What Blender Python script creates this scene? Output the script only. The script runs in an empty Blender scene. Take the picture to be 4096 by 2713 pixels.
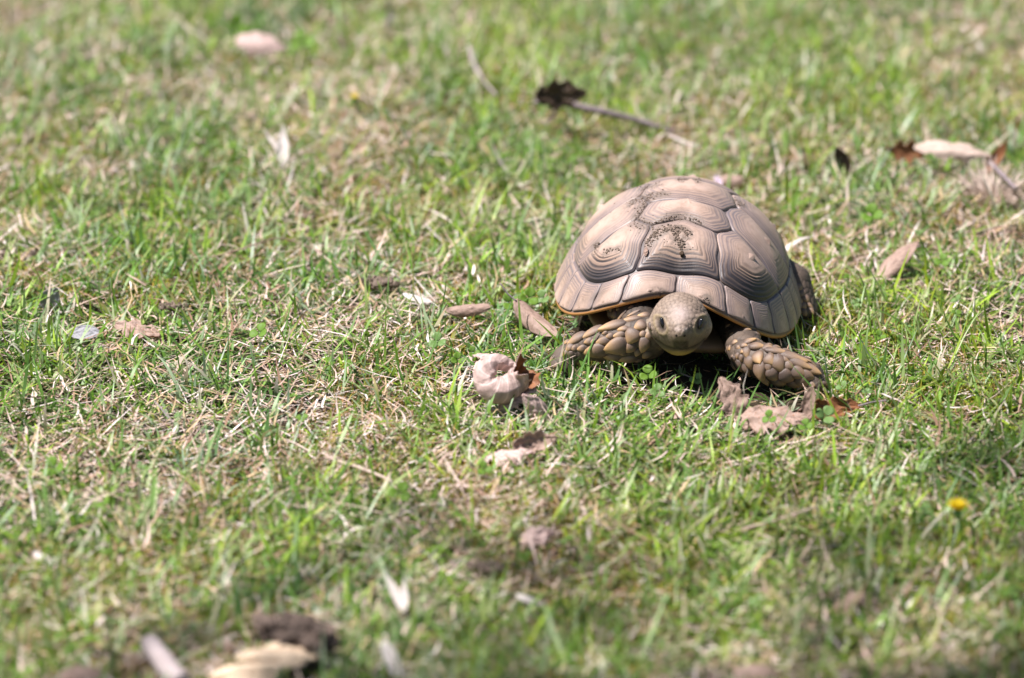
import bpy, math, random
import numpy as np
from mathutils import Vector, Matrix
from mathutils.bvhtree import BVHTree

random.seed(7)
rng = np.random.default_rng(11)
SC = bpy.context.scene
COL = SC.collection
R = math.radians

# ------------------------------------------------------------------ camera
DIST, DEP, FIELD = 5.0, R(20.0), 1.08          # metres to the lawn point in mid-frame, look-down angle, field width there
CAM = Vector((0.0, -DIST * math.cos(DEP), DIST * math.sin(DEP)))
FWD = Vector((0, math.cos(DEP), -math.sin(DEP)))
RIGHT = Vector((1, 0, 0))
UP = RIGHT.cross(FWD)
cam_d = bpy.data.cameras.new('camera')
cam = bpy.data.objects.new('camera', cam_d)
COL.objects.link(cam)
cam.location = CAM
cam.rotation_euler = (math.pi / 2 - DEP, 0, 0)
cam_d.sensor_width = 36.0
cam_d.lens = 36.0 * DIST / FIELD
cam_d.clip_start, cam_d.clip_end = 0.05, 500.0
cam_d.dof.use_dof = True
cam_d.dof.focus_distance = 4.90
cam_d.dof.aperture_fstop = 2.8
cam_d.dof.aperture_blades = 7
SC.camera = cam

# ------------------------------------------------------------------ sky, sun, exposure
SUN_EL, SUN_AZ = R(62.0), R(-96.0)              # high sun on the left of the picture
w = bpy.data.worlds.new('World')
SC.world = w
w.use_nodes = True
nt = w.node_tree
nt.nodes.clear()
sky = nt.nodes.new('ShaderNodeTexSky')
sky.sky_type = 'NISHITA'
sky.sun_disc = False
sky.sun_elevation = SUN_EL
sky.sun_rotation = SUN_AZ
bg = nt.nodes.new('ShaderNodeBackground')
bg.inputs['Strength'].default_value = 0.05
wo = nt.nodes.new('ShaderNodeOutputWorld')
nt.links.new(sky.outputs[0], bg.inputs[0])
nt.links.new(bg.outputs[0], wo.inputs[0])
sun_dir = Vector((math.cos(SUN_EL) * math.sin(SUN_AZ), math.cos(SUN_EL) * math.cos(SUN_AZ), math.sin(SUN_EL)))
sl = bpy.data.lights.new('sun', 'SUN')
sl.energy = 5.0
sl.angle = R(0.6)
sl.color = (1.0, 0.955, 0.95)
so = bpy.data.objects.new('sun', sl)
COL.objects.link(so)
so.rotation_euler = sun_dir.to_track_quat('Z', 'Y').to_euler()
SC.view_settings.view_transform = 'Standard'
SC.view_settings.look = 'None'
SC.view_settings.gamma = 1.0
SC.view_settings.exposure = 1.0
SC.cycles.max_bounces = 8
SC.cycles.transmission_bounces = 4
SC.cycles.use_denoising = True


# ------------------------------------------------------------------ helpers
def pix_ray(px, py):
    """ray through a pixel of the 4096 x 2713 photograph"""
    k = FIELD / 4096.0 / DIST
    return (FWD + RIGHT * ((px - 2048) * k) - UP * ((py - 1356.5) * k)).normalized()


def on_z(px, py, z=0.0):
    d = pix_ray(px, py)
    return CAM + d * ((z - CAM.z) / d.z)


def on_y(px, py, y):
    d = pix_ray(px, py)
    return CAM + d * ((y - CAM.y) / d.y)


def g(x, y, z=0.0):
    """same as on_z with coordinates of the 2367-pixel-wide view"""
    return on_z(x * 1.7305, y * 1.7305, z)


def vnoise(x, y, seed=0.0):
    xi, yi = np.floor(x), np.floor(y)
    fx, fy = x - xi, y - yi
    fx = fx * fx * (3 - 2 * fx)
    fy = fy * fy * (3 - 2 * fy)

    def h(a, b):
        s = np.sin(a * 127.1 + b * 311.7 + seed * 74.7) * 43758.5453
        return s - np.floor(s)
    return (h(xi, yi) * (1 - fx) + h(xi + 1, yi) * fx) * (1 - fy) + (h(xi, yi + 1) * (1 - fx) + h(xi + 1, yi + 1) * fx) * fy


def fbm(x, y, seed=0.0):
    return 0.55 * vnoise(x, y, seed) + 0.3 * vnoise(x * 2.1 + 5, y * 2.1 + 9, seed + 3) + 0.15 * vnoise(x * 4.3, y * 4.3, seed + 7)


def gz(x, y):
    """height of the soil under the turf"""
    x = np.asarray(x, float)
    y = np.asarray(y, float)
    return (fbm(x * 4.0 + 31, y * 4.0 + 17, 2.0) - 0.5) * 0.02 - 0.003


def link(o, parent=None):
    COL.objects.link(o)
    if parent is not None:
        o.parent = parent
    return o


def tag(o, label=None, cat=None, group=None, kind=None):
    if label:
        o['label'] = label
    if cat:
        o['category'] = cat
    if group:
        o['group'] = group
    if kind:
        o['kind'] = kind
    return o


def mesh_np(name, V, F, mats, cols=None, smooth=False, midx=None):
    """V (n,3); F list of index lists or an (m,k) array; cols dict of per-vertex attributes"""
    me = bpy.data.meshes.new(name)
    if isinstance(F, np.ndarray) and F.ndim == 2:
        loops = F.ravel()
        starts = np.arange(len(F)) * F.shape[1]
    else:
        lens = np.array([len(f) for f in F])
        loops = np.fromiter((i for f in F for i in f), dtype=np.int64)
        starts = np.concatenate([[0], np.cumsum(lens)[:-1]])
    me.vertices.add(len(V))
    me.vertices.foreach_set('co', np.asarray(V, np.float32).ravel())
    me.loops.add(len(loops))
    me.loops.foreach_set('vertex_index', loops.astype(np.int32))
    me.polygons.add(len(starts))
    me.polygons.foreach_set('loop_start', starts.astype(np.int32))
    if midx is not None:
        me.polygons.foreach_set('material_index', np.asarray(midx, np.int32))
    me.polygons.foreach_set('use_smooth', np.full(len(starts), bool(smooth)))
    me.update(calc_edges=True)
    for k, a in (cols or {}).items():
        a = np.asarray(a, np.float32)
        if a.ndim == 1:
            me.attributes.new(k, 'FLOAT', 'POINT').data.foreach_set('value', a)
        else:
            if a.shape[1] == 3:
                a = np.concatenate([a, np.ones((len(a), 1), np.float32)], 1)
            me.attributes.new(k, 'FLOAT_COLOR', 'POINT').data.foreach_set('color', a.ravel())
    for m in (mats if isinstance(mats, (list, tuple)) else [mats]):
        me.materials.append(m)
    return me


def obj(name, me, parent=None):
    return link(bpy.data.objects.new(name, me), parent)


def empty(name, loc=(0, 0, 0)):
    o = bpy.data.objects.new(name, None)
    o.empty_display_size = 0.02
    o.location = loc
    return link(o)


# ------------------------------------------------------------------ materials
class NT:
    def __init__(self, name, rough=0.6, spec=0.4):
        self.m = bpy.data.materials.new(name)
        self.m.use_nodes = True
        self.t = self.m.node_tree
        self.b = self.t.nodes['Principled BSDF']
        self.out = self.t.nodes['Material Output']
        self.b.inputs['Roughness'].default_value = rough
        self.b.inputs['Specular IOR Level'].default_value = spec

    def n(self, typ, **kw):
        nd = self.t.nodes.new('ShaderNode' + typ)
        for k, v in kw.items():
            setattr(nd, k, v)
        return nd

    def l(self, a, b):
        self.t.links.new(a, b)

    def val(self, sock, v):
        if hasattr(v, 'is_linked') or isinstance(v, bpy.types.NodeSocket):
            self.l(v, sock)
        else:
            sock.default_value = v

    def attr(self, name, out='Fac'):
        a = self.n('Attribute', attribute_name=name)
        return a.outputs[out]

    def math(self, op, a, b=0.0, clamp=False):
        m = self.n('Math', operation=op, use_clamp=clamp)
        self.val(m.inputs[0], a)
        self.val(m.inputs[1], b)
        return m.outputs[0]

    def mix(self, f, a, b, typ='MIX'):
        m = self.n('Mix', data_type='RGBA', blend_type=typ)
        self.val(m.inputs[0], f)
        for s, v in ((m.inputs[6], a), (m.inputs[7], b)):
            if isinstance(v, tuple):
                s.default_value = (*v[:3], 1)
            else:
                self.l(v, s)
        return m.outputs[2]

    def ramp(self, f, stops):
        r = self.n('ValToRGB')
        e = r.color_ramp.elements
        while len(e) < len(stops):
            e.new(0.5)
        for el, (p, c) in zip(e, stops):
            el.position = p
            el.color = (*c, 1) if isinstance(c, tuple) else (c, c, c, 1)
        self.l(f, r.inputs[0])
        return r.outputs[0]

    def noise(self, scale, detail=3.0, coord='Object', rough=0.55):
        tc = self.n('TexCoord')
        nz = self.n('TexNoise')
        nz.inputs['Scale'].default_value = scale
        nz.inputs['Detail'].default_value = detail
        nz.inputs['Roughness'].default_value = rough
        self.l(tc.outputs[coord], nz.inputs['Vector'])
        return nz.outputs['Fac']

    def bump(self, h, strength=0.4, dist=0.001):
        b = self.n('Bump')
        b.inputs['Strength'].default_value = strength
        b.inputs['Distance'].default_value = dist
        self.l(h, b.inputs['Height'])
        self.l(b.outputs[0], self.b.inputs['Normal'])

    def color(self, c):
        if isinstance(c, tuple):
            self.b.inputs['Base Color'].default_value = (*c, 1)
        else:
            self.l(c, self.b.inputs['Base Color'])

    def translucent(self, c, fac):
        tr = self.n('BsdfTranslucent')
        if isinstance(c, tuple):
            tr.inputs[0].default_value = (*c, 1)
        else:
            self.l(c, tr.inputs[0])
        mx = self.n('MixShader')
        self.val(mx.inputs[0], fac)
        self.l(self.b.outputs[0], mx.inputs[1])
        self.l(tr.outputs[0], mx.inputs[2])
        self.l(mx.outputs[0], self.out.inputs['Surface'])


def m_blade(name, rough, trans, spec=0.45):
    k = NT(name, rough, spec)
    c = k.attr('col', 'Color')
    k.color(c)
    k.translucent(c, trans)
    return k.m


M_GRASS = m_blade('grass_blade', 0.46, 0.38, 0.5)
M_STRAW = m_blade('dry_straw', 0.6, 0.15, 0.35)
M_MOSS = m_blade('moss', 0.8, 0.2, 0.2)

k = NT('soil', 0.95, 0.15)
k.color(k.mix(k.noise(60, 6), (0.030, 0.020, 0.013), (0.12, 0.082, 0.055)))
k.bump(k.noise(400, 5), 0.6, 0.004)
M_SOIL = k.m

k = NT('dried_soil', 0.95, 0.1)
k.color(k.mix(k.noise(220, 4), (0.085, 0.062, 0.047), (0.25, 0.19, 0.15)))
M_DRYSOIL = k.m

# lawn sheet beyond the modelled turf: mottled green and straw, soil between
k = NT('lawn_ground', 0.95, 0.15)
far = k.mix(k.noise(70, 8), (0.07, 0.10, 0.022), (0.27, 0.21, 0.12))
near = k.mix(k.noise(90, 7), (0.018, 0.013, 0.008), (0.07, 0.05, 0.03))
k.color(k.mix(k.attr('turf'), far, near))
k.bump(k.noise(260, 6), 0.7, 0.006)
M_GROUND = k.m


def m_leaf(name, pale, dark, vein=0.25, rough=0.6, trans=0.24, spots=0.35):
    k = NT(name, rough, 0.35)
    uv = k.n('Attribute', attribute_name='leafuv')
    sp = k.n('SeparateColor')
    k.l(uv.outputs['Color'], sp.inputs[0])
    u, v = sp.outputs[0], sp.outputs[1]
    va = k.math('ABSOLUTE', k.math('SUBTRACT', v, 0.5))
    # side veins run forward and outwards from the midrib
    ph = k.math('SINE', k.math('MULTIPLY', k.math('SUBTRACT', u, k.math('MULTIPLY', va, 0.55)), 50.0))
    vn = k.math('POWER', k.math('MAXIMUM', ph, 0.0), 6.0)
    mid = k.math('SUBTRACT', 1.0, k.math('MULTIPLY', va, 22.0), True)
    vv = k.math('MULTIPLY', k.math('MAXIMUM', vn, mid), vein)
    c = k.mix(k.math('MULTIPLY', k.noise(90, 5), 1.0), pale, dark)
    sptz = k.ramp(k.noise(300, 4), [(0.56, 0.0), (0.68, 1.0)])
    c = k.mix(k.math('MULTIPLY', sptz, spots), c, tuple(x * 0.3 for x in dark))
    groove = k.math('MULTIPLY', k.math('POWER', k.math('MAXIMUM', k.math('MULTIPLY', ph, -1.0), 0.0), 2.0), vein * 0.55)
    c = k.mix(groove, c, tuple(x * 0.6 for x in dark))
    c = k.mix(vv, c, tuple(min(1, x * 1.3) for x in pale))
    k.color(c)
    k.bump(k.math('ADD', k.math('MULTIPLY', vn, 0.6), k.noise(500, 3)), 0.5, 0.0008)
    k.translucent(c, trans)
    return k.m


M_LEAF_PALE = m_leaf('dead_leaf_pale_side', (0.66, 0.49, 0.445), (0.50, 0.345, 0.295), vein=0.8)
M_LEAF_BROWN = m_leaf('dead_leaf_brown_side', (0.36, 0.15, 0.06), (0.17, 0.065, 0.028))
M_LEAF_TAN = m_leaf('dead_leaf_tan_side', (0.48, 0.335, 0.27), (0.31, 0.205, 0.155), spots=0.5)
M_LEAF_CREAM = m_leaf('dead_leaf_cream_side', (0.70, 0.56, 0.47), (0.54, 0.40, 0.32))
M_LEAF_DARK = m_leaf('dead_leaf_dark_side', (0.115, 0.072, 0.042), (0.04, 0.026, 0.017))
M_LEAF_GREY = m_leaf('grey_violet_leaf', (0.44, 0.42, 0.47), (0.27, 0.27, 0.27), spots=0.2)
M_CLOVER = m_leaf('clover_leaf', (0.18, 0.31, 0.03), (0.11, 0.22, 0.025), vein=0.15, rough=0.5, trans=0.35, spots=0.0)
M_CLOVER_BLUE = m_leaf('clover_leaf_waxy', (0.20, 0.31, 0.10), (0.13, 0.23, 0.06), vein=0.15, rough=0.35, trans=0.25, spots=0.0)

k = NT('twig_bark', 0.75, 0.3)
k.color(k.mix(k.noise(120, 5), (0.06, 0.045, 0.045), (0.33, 0.265, 0.27)))
k.bump(k.noise(300, 4), 0.7, 0.001)
M_TWIG = k.m
k = NT('pale_bark', 0.75, 0.3)
k.color(k.mix(k.noise(90, 5), (0.16, 0.125, 0.115), (0.46, 0.39, 0.38)))
k.bump(k.noise(250, 4), 0.7, 0.001)
M_PALEBARK = k.m
k = NT('dark_bark', 0.9, 0.2)
k.color(k.mix(k.ramp(k.noise(60, 6, rough=0.7), [(0.35, 0.0), (0.7, 1.0)]), (0.016, 0.012, 0.010), (0.20, 0.145, 0.115)))
k.bump(k.noise(160, 5), 0.9, 0.003)
M_BARK = k.m
k = NT('split_wood', 0.7, 0.3)
tc = k.n('TexCoord')
mp = k.n('Mapping')
mp.inputs['Scale'].default_value = (40, 900, 900)
k.l(tc.outputs['Object'], mp.inputs[0])
nz = k.n('TexNoise')
nz.inputs['Scale'].default_value = 1.0
k.l(mp.outputs[0], nz.inputs['Vector'])
k.color(k.mix(nz.outputs[0], (0.46, 0.27, 0.12), (0.92, 0.77, 0.60)))
k.bump(nz.outputs[0], 0.6, 0.001)
M_WOOD = k.m
k = NT('bleached_husk', 0.55, 0.4)
k.color(k.mix(k.noise(150, 4), (0.90, 0.86, 0.84), (0.72, 0.62, 0.57)))
k.translucent((0.85, 0.80, 0.76), 0.5)
M_WHITE = k.m
k = NT('bleached_straw', 0.6, 0.3)
k.color(k.mix(k.noise(60, 4), (0.78, 0.66, 0.58), (0.58, 0.44, 0.35)))
k.translucent((0.7, 0.58, 0.5), 0.2)
M_DRY = k.m
k = NT('yellow_petal', 0.6, 0.3)
k.color(k.mix(k.noise(200, 3), (0.85, 0.70, 0.02), (0.82, 0.60, 0.015)))
k.translucent((0.8, 0.55, 0.02), 0.25)
M_YELLOW = k.m
k = NT('pink_petal', 0.6, 0.3)
k.color((0.85, 0.68, 0.78))
k.translucent((0.8, 0.6, 0.7), 0.2)
M_PINK = k.m
k = NT('green_stem', 0.5, 0.4)
k.color((0.10, 0.20, 0.045))
M_STEM = k.m

# tortoise
k = NT('scute_horn', 0.5, 0.42)
t, fr, rnd = k.attr('ring'), k.attr('front'), k.attr('rnd')
tn = k.math('ADD', t, k.math('MULTIPLY', k.math('SUBTRACT', k.noise(55, 3), 0.5), 0.05))
tn = k.math('ADD', tn, k.math('MULTIPLY', k.math('SINE', k.math('ADD', k.math('MULTIPLY', t, 13.0), k.math('MULTIPLY', rnd, 9.0))), 0.030))
tn = k.math('ADD', tn, k.math('MULTIPLY', rnd, 0.13))
ph = k.math('SINE', k.math('MULTIPLY', tn, 2 * math.pi * 10.0))
ph2 = k.math('SINE', k.math('MULTIPLY', tn, 2 * math.pi * 23.0))
ph3 = k.math('SUBTRACT', k.noise(9, 2), 0.5)
band = k.math('ADD', k.math('ADD', k.math('MULTIPLY', ph, 0.62), k.math('MULTIPLY', ph2, 0.22)), k.math('MULTIPLY', ph3, 0.8))
band = k.math('ADD', band, 0.5, True)
band = k.math('MULTIPLY', band, k.ramp(k.noise(34, 3), [(0.28, 0.55), (0.55, 1.0)]))
base = k.mix(k.noise(28, 4), (0.52, 0.375, 0.305), (0.34, 0.235, 0.18))
base = k.mix(k.ramp(k.noise(17, 4), [(0.42, 0.0), (0.70, 0.7)]), base, (0.30, 0.205, 0.155))
base = k.mix(k.ramp(k.noise(140, 5), [(0.45, 0.0), (0.75, 0.55)]), base, (0.27, 0.18, 0.13))
zone = k.ramp(tn, [(0.26, 0.0), (0.46, 1.0)])
dka = k.attr('dark')
fz = k.math('MULTIPLY', zone, k.math('ADD', k.math('ADD', k.math('MULTIPLY', fr, 0.22), 0.10), k.math('MULTIPLY', dka, 0.75), True))
ringc = k.mix(band, (0.31, 0.205, 0.145), (0.012, 0.008, 0.006))
c = k.mix(fz, base, ringc)
# grey-lilac new growth along the seams
edge = k.ramp(tn, [(0.45, 0.0), (0.70, 0.55), (0.92, 1.0)])
c = k.mix(k.math('MULTIPLY', edge, k.math('ADD', 0.26, k.math('MULTIPLY', band, 0.70), True)), c, (0.135, 0.112, 0.118))
# blackish growth zone on the fore edge of the big front scutes
dk = k.math('MULTIPLY', k.ramp(tn, [(0.50, 0.0), (0.60, 0.35), (0.80, 1.0)]), dka)
c = k.mix(k.math('MULTIPLY', dk, k.math('ADD', 0.90, k.math('MULTIPLY', band, 0.2), True)), c, (0.008, 0.007, 0.010))
# dried mud smeared round the crumbs, dust film
mud = k.math('MULTIPLY', k.attr('mud'), k.ramp(k.noise(160, 6, rough=0.7), [(0.36, 0.15), (0.60, 1.0)]), True)
c = k.mix(mud, c, k.mix(k.noise(300, 3), (0.10, 0.075, 0.058), (0.20, 0.155, 0.125)))
c = k.mix(k.math('MULTIPLY', k.ramp(k.noise(75, 6, rough=0.7), [(0.56, 0.0), (0.72, 0.55)]), k.math('SUBTRACT', 1.0, fr)), c, (0.27, 0.215, 0.175))
k.color(c)
hgt = k.math('ADD', k.math('MULTIPLY', ph, k.math('MULTIPLY', fz, -0.5)), k.math('MULTIPLY', k.noise(400, 3), 0.35))
k.bump(hgt, 0.6, 0.0007)
k.b.inputs['Coat Weight'].default_value = 0.05
k.b.inputs['Coat Roughness'].default_value = 0.25
M_SCUTE = k.m

k = NT('shell_bone_and_seams', 0.5, 0.4)
uc = k.n('Attribute', attribute_name='under')
c = k.mix(k.noise(120, 4), (0.075, 0.062, 0.060), (0.17, 0.14, 0.13))
c = k.mix(uc.outputs['Fac'], c, k.mix(k.noise(60, 3), (0.58, 0.27, 0.07), (0.42, 0.19, 0.06)))
k.color(c)
M_SHELL = k.m

k = NT('plastron_horn', 0.55, 0.4)
k.color(k.mix(k.noise(50, 4), (0.24, 0.15, 0.065), (0.13, 0.08, 0.04)))
k.bump(k.noise(120, 3), 0.4, 0.001)
M_PLASTRON = k.m

k = NT('tortoise_skin', 0.62, 0.4)
c = k.attr('col', 'Color')
c = k.mix(k.math('MULTIPLY', k.ramp(k.noise(260, 4), [(0.4, 0.0), (0.75, 1.0)]), 0.35), c, (0.12, 0.085, 0.06))
k.color(c)
k.bump(k.noise(700, 3), 0.5, 0.0007)
M_SKIN = k.m

k = NT('limb_scale', 0.5, 0.45)
tc = k.n('TexCoord')
sx = k.n('SeparateXYZ')
k.l(tc.outputs['Generated'], sx.inputs[0])
oi = k.n('ObjectInfo')
grad = k.math('ADD', k.math('MULTIPLY', k.math('SUBTRACT', k.noise(200, 3), 0.5), 0.5), sx.outputs[0])
c = k.ramp(grad, [(0.12, (0.075, 0.052, 0.042)), (0.5, (0.24, 0.155, 0.10)), (0.92, (0.50, 0.30, 0.13))])  # root-to-tip colours, all darkened for the shade the shell throws on the legs
c = k.mix(k.math('MULTIPLY', oi.outputs['Random'], 0.3), c, (0.20, 0.14, 0.11))
k.color(c)
k.bump(k.noise(500, 3), 0.35, 0.0006)
M_SCALE = k.m

k = NT('eye', 0.12, 0.6)
k.color((0.010, 0.009, 0.010))
M_EYE = k.m
k = NT('nostril', 0.8, 0.2)
k.color((0.012, 0.008, 0.006))
M_NOSTRIL = k.m
k = NT('claw', 0.5, 0.4)
k.color(k.mix(k.noise(150, 3), (0.20, 0.15, 0.11), (0.34, 0.26, 0.19)))
M_CLAW = k.m

# ------------------------------------------------------------------ ground
q = np.linspace(-1, 1, 161)
gx = np.sign(q) * (np.abs(q) * 3.0 + np.abs(q) ** 9 * 150)
X, Y = np.meshgrid(gx, gx, indexing='ij')
fade = np.clip(1.5 - np.hypot(X, Y) / 4.0, 0, 1)
Z = gz(X, Y) * fade
n = len(gx)
idx = np.arange(n * n).reshape(n, n)
F = np.stack([idx[:-1, :-1], idx[1:, :-1], idx[1:, 1:], idx[:-1, 1:]], -1).reshape(-1, 4)
turf = np.clip((3.6 - np.maximum(np.abs(X), np.abs(Y - 0.3))) / 0.8, 0, 1)
ground = obj('ground', mesh_np('ground', np.stack([X, Y, Z], -1).reshape(-1, 3), F, M_GROUND, {'turf': turf.ravel()}, True))
tag(ground, 'mossy lawn soil under the grass', kind='structure')

# ------------------------------------------------------------------ tortoise: shell
TX, TY = 0.1745, 0.052
YAW, ROLL = R(-5.2), R(5.0)
SHELL_M = Matrix.Translation((TX, TY, 0.006)) @ Matrix.Rotation(YAW, 4, 'Z') @ Matrix.Rotation(ROLL, 4, 'Y')
SM = np.array(SHELL_M)
HA, HB, HT = 0.1300, 0.165, 0.1400


def rim_of(th):
    dx, dy = np.abs(np.sin(th)), np.abs(np.cos(th))
    m = 2.35
    r = 1.0 / ((dx / HA) ** m + (dy / HB) ** m) ** (1 / m)
    r = r - 0.020 * np.exp(-(th / 0.24) ** 2)                    # notch over the neck
    front = np.exp(-(th / 0.55) ** 2)
    zr = 0.024 + 0.054 * np.exp(-(np.abs(th) / 0.60) ** 2.3) + 0.016 * np.exp(-((np.abs(th) - math.pi) / 0.6) ** 2)
    return r, zr, front


def shell_raw(a, b):
    rho = np.hypot(a, b)
    th = np.arctan2(a, -b)
    r, zr, front = rim_of(th)
    p = np.clip(rho, 0, 1) * math.pi / 2
    q = 0.10 + 0.44 * np.exp(-(th / 0.9) ** 2)
    rr = r * ((1 - q) * np.sin(p) + q * np.clip(rho, 0, 1))
    cz = np.cos(p)
    zz = zr + (HT - zr) * np.where(cz > 0, np.abs(cz), 0) ** (0.95 + 0.42 * np.sin(th) ** 2)
    return np.stack([rr * np.sin(th), -rr * np.cos(th), zz], -1)


def shell_surf(a, b, d):
    """shell point pushed out by d along the surface normal"""
    e = 2e-3
    P = shell_raw(a, b)
    rho = np.hypot(a, b)
    sc = np.where(rho > 0.985, 0.985 / np.maximum(rho, 1e-6), 1.0)
    aa, bb = a * sc, b * sc
    du = shell_raw(aa + e, bb) - shell_raw(aa - e, bb)
    dv = shell_raw(aa, bb + e) - shell_raw(aa, bb - e)
    N = np.cross(du, dv)
    N[N[..., 2] < 0] *= -1 if False else 1
    N /= np.linalg.norm(N, axis=-1, keepdims=True) + 1e-12
    flip = np.where((N * (P - np.array([0, 0, 0.03]))).sum(-1) < 0, -1.0, 1.0)
    N = N * flip[..., None]
    return P + N * np.asarray(d)[..., None]


def xf(P):
    return P @ SM[:3, :3].T + SM[:3, 3]


root = empty('tortoise', (TX, TY, 0.0))
tag(root, 'tan and brown tortoise walking towards the viewer on the lawn', 'tortoise')
IR = np.array([TX, TY, 0.0])          # parts are stored relative to the tortoise's base

nt_, nr_ = 160, 44
th = np.linspace(-math.pi, math.pi, nt_, endpoint=False)
rows, und = [], []
for rho in np.linspace(0.0, 1.0, nr_):
    rows.append(shell_surf(rho * np.sin(th), -rho * np.cos(th), np.full(nt_, -0.0009)))
    und.append(np.zeros(nt_))
r, zr, front = rim_of(th)


def rimrow(dr, dz):
    return np.stack([(r + dr) * np.sin(th), -(r + dr) * np.cos(th), zr + dz], -1)


for dr, dz, uu in ((0.0002, -0.0030, 1), (-0.0012, -0.0052, 1), (-0.006, -0.0052, 1), (-0.014, -0.002, 1), (-0.034, 0.010, 1), (-0.055, 0.028, 1)):
    rows.append(rimrow(dr, dz))
    und.append(np.ones(nt_) * uu)
V = xf(np.concatenate(rows)) - IR
nrow = len(rows)
ii = np.arange(nrow * nt_).reshape(nrow, nt_)
F = np.stack([ii[:-1], ii[1:], np.roll(ii, -1, 1)[1:], np.roll(ii, -1, 1)[:-1]], -1).reshape(-1, 4)
carapace = obj('carapace', mesh_np('carapace', V, F, M_SHELL, {'under': np.concatenate(und)}, True), root)

RING = lambda t: 0.71 + 0.095 * np.exp(-((np.abs(t) - 0.56) / 0.34) ** 2) + 0.13 * np.exp(-(t / 0.2) ** 2)


def polar(t, rho=None):
    rho = RING(t) if rho is None else rho
    return (rho * math.sin(t), -rho * math.cos(t))


shell_tris = [(V + IR, F)]


def scute(pts, areola, boss, ridge, dark, rnd, nrad=40, nb=84, arcs=(), gap=0.0045, powr=1.9, fdir=(0, -1)):
    """one horn plate: pts corner polygon in shell coordinates, arcs = edges that follow the marginal ring"""
    P = []
    m = len(pts)
    lens = []
    for i in range(m):
        A, B = np.array(pts[i]), np.array(pts[(i + 1) % m])
        lens.append(np.linalg.norm(B - A))
    tot = sum(lens)
    for i in range(m):
        A, B = np.array(pts[i]), np.array(pts[(i + 1) % m])
        kk = max(4, int(round(nb * lens[i] / tot)))
        s = np.linspace(0, 1, kk, endpoint=False)[:, None]
        if i in arcs:
            ta, tb = math.atan2(A[0], -A[1]), math.atan2(B[0], -B[1])
            ra, rb = np.hypot(*A), np.hypot(*B)
            tt = ta + (tb - ta) * s[:, 0]
            rr = ra + (rb - ra) * s[:, 0]
            if abs(ra - RING(ta)) < 1e-3 and abs(rb - RING(tb)) < 1e-3:
                rr = RING(tt)
            P.append(np.stack([rr * np.sin(tt), -rr * np.cos(tt)], -1))
        else:
            seg = A + (B - A) * s
            # wavy natural seam
            nrm = np.array([-(B - A)[1], (B - A)[0]])
            P.append(seg + nrm * (np.sin(s * math.pi) * np.sin(s * 9 + A[0] * 40 + B[0] * 40) * 0.022))
    bd = np.concatenate(P)
    c = np.array(areola)
    dd = bd - c
    L = np.linalg.norm(dd, axis=1, keepdims=True)
    bd = c + dd * (1 - gap / np.maximum(L, 0.03))
    # round corners
    for _ in range(2):
        bd = 0.25 * np.roll(bd, 1, 0) + 0.5 * bd + 0.25 * np.roll(bd, -1, 0)
    nbp = len(bd)
    ts = np.concatenate([np.linspace(0, 1, nrad), [1.0]])
    AB, D, TT, FR = [], [], [], []
    inner = c + (bd - c) * 0.10
    u = (bd - c) / (np.linalg.norm(bd - c, axis=1, keepdims=True) + 1e-9)
    fv = np.clip(u @ np.array(fdir), 0, 1)
    fv = np.convolve(np.concatenate([fv[-4:], fv, fv[:4]]), np.ones(9) / 9, 'valid')
    ang = np.linspace(0, 2 * math.pi, nbp, endpoint=False)
    for j, tv in enumerate(ts):
        p = inner * (1 - tv) + bd * tv
        tw = tv + (0.010 * np.sin(ang * 5 + rnd * 20) + 0.007 * np.sin(ang * 11 + rnd * 31)) * (0.3 + tv) + 0.030 * math.sin(tv * 13 + rnd * 9)
        saw = (tw * 10.0 + rnd * 1.3 + 0.55) % 1.0
        rid = np.where(saw < 0.75, saw / 0.75, (1 - saw) / 0.25) - 0.5
        zone = np.clip((tv - 0.25) / 0.2, 0, 1)
        d = 0.56 * boss * (1 - tv ** powr) + 0.55 * ridge * rid * zone * (0.10 + 0.90 * fv ** 1.5) + 0.0009
        edge = np.clip((tv - 0.955) / 0.045, 0, 1)
        d = d - edge * 0.0007
        if j == len(ts) - 1:
            d = np.full(nbp, -0.0018)
        AB.append(p)
        D.append(np.broadcast_to(d, (nbp,)))
        TT.append(np.full(nbp, tv))
        FR.append(fv)
    AB = np.concatenate(AB)
    D = np.concatenate(D)
    TT = np.concatenate(TT)
    FR = np.concatenate(FR)
    # centre cap
    AB = np.concatenate([AB, [c]])
    D = np.concatenate([D, [boss + 0.0009]])
    TT = np.concatenate([TT, [0.0]])
    FR = np.concatenate([FR, [0.0]])
    V = xf(shell_surf(AB[:, 0], AB[:, 1], D)) - IR
    ii = np.arange(len(ts) * nbp).reshape(len(ts), nbp)
    Fq = np.stack([ii[:-1], ii[1:], np.roll(ii, -1, 1)[1:], np.roll(ii, -1, 1)[:-1]], -1).reshape(-1, 4)
    Fl = Fq.tolist() + [[len(ts) * nbp, int(ii[0, i]), int(ii[0, (i + 1) % nbp])] for i in range(nbp)]
    me = mesh_np('scute', V, Fl, M_SCUTE, {'ring': TT, 'front': FR, 'dark': FR * dark, 'rnd': np.full(len(V), rnd)}, True)
    shell_tris.append((V + IR, Fq))
    return obj('scute', me, carapace)


def mirror(pts):
    return [(-x, y) for x, y in pts][::-1]


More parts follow.
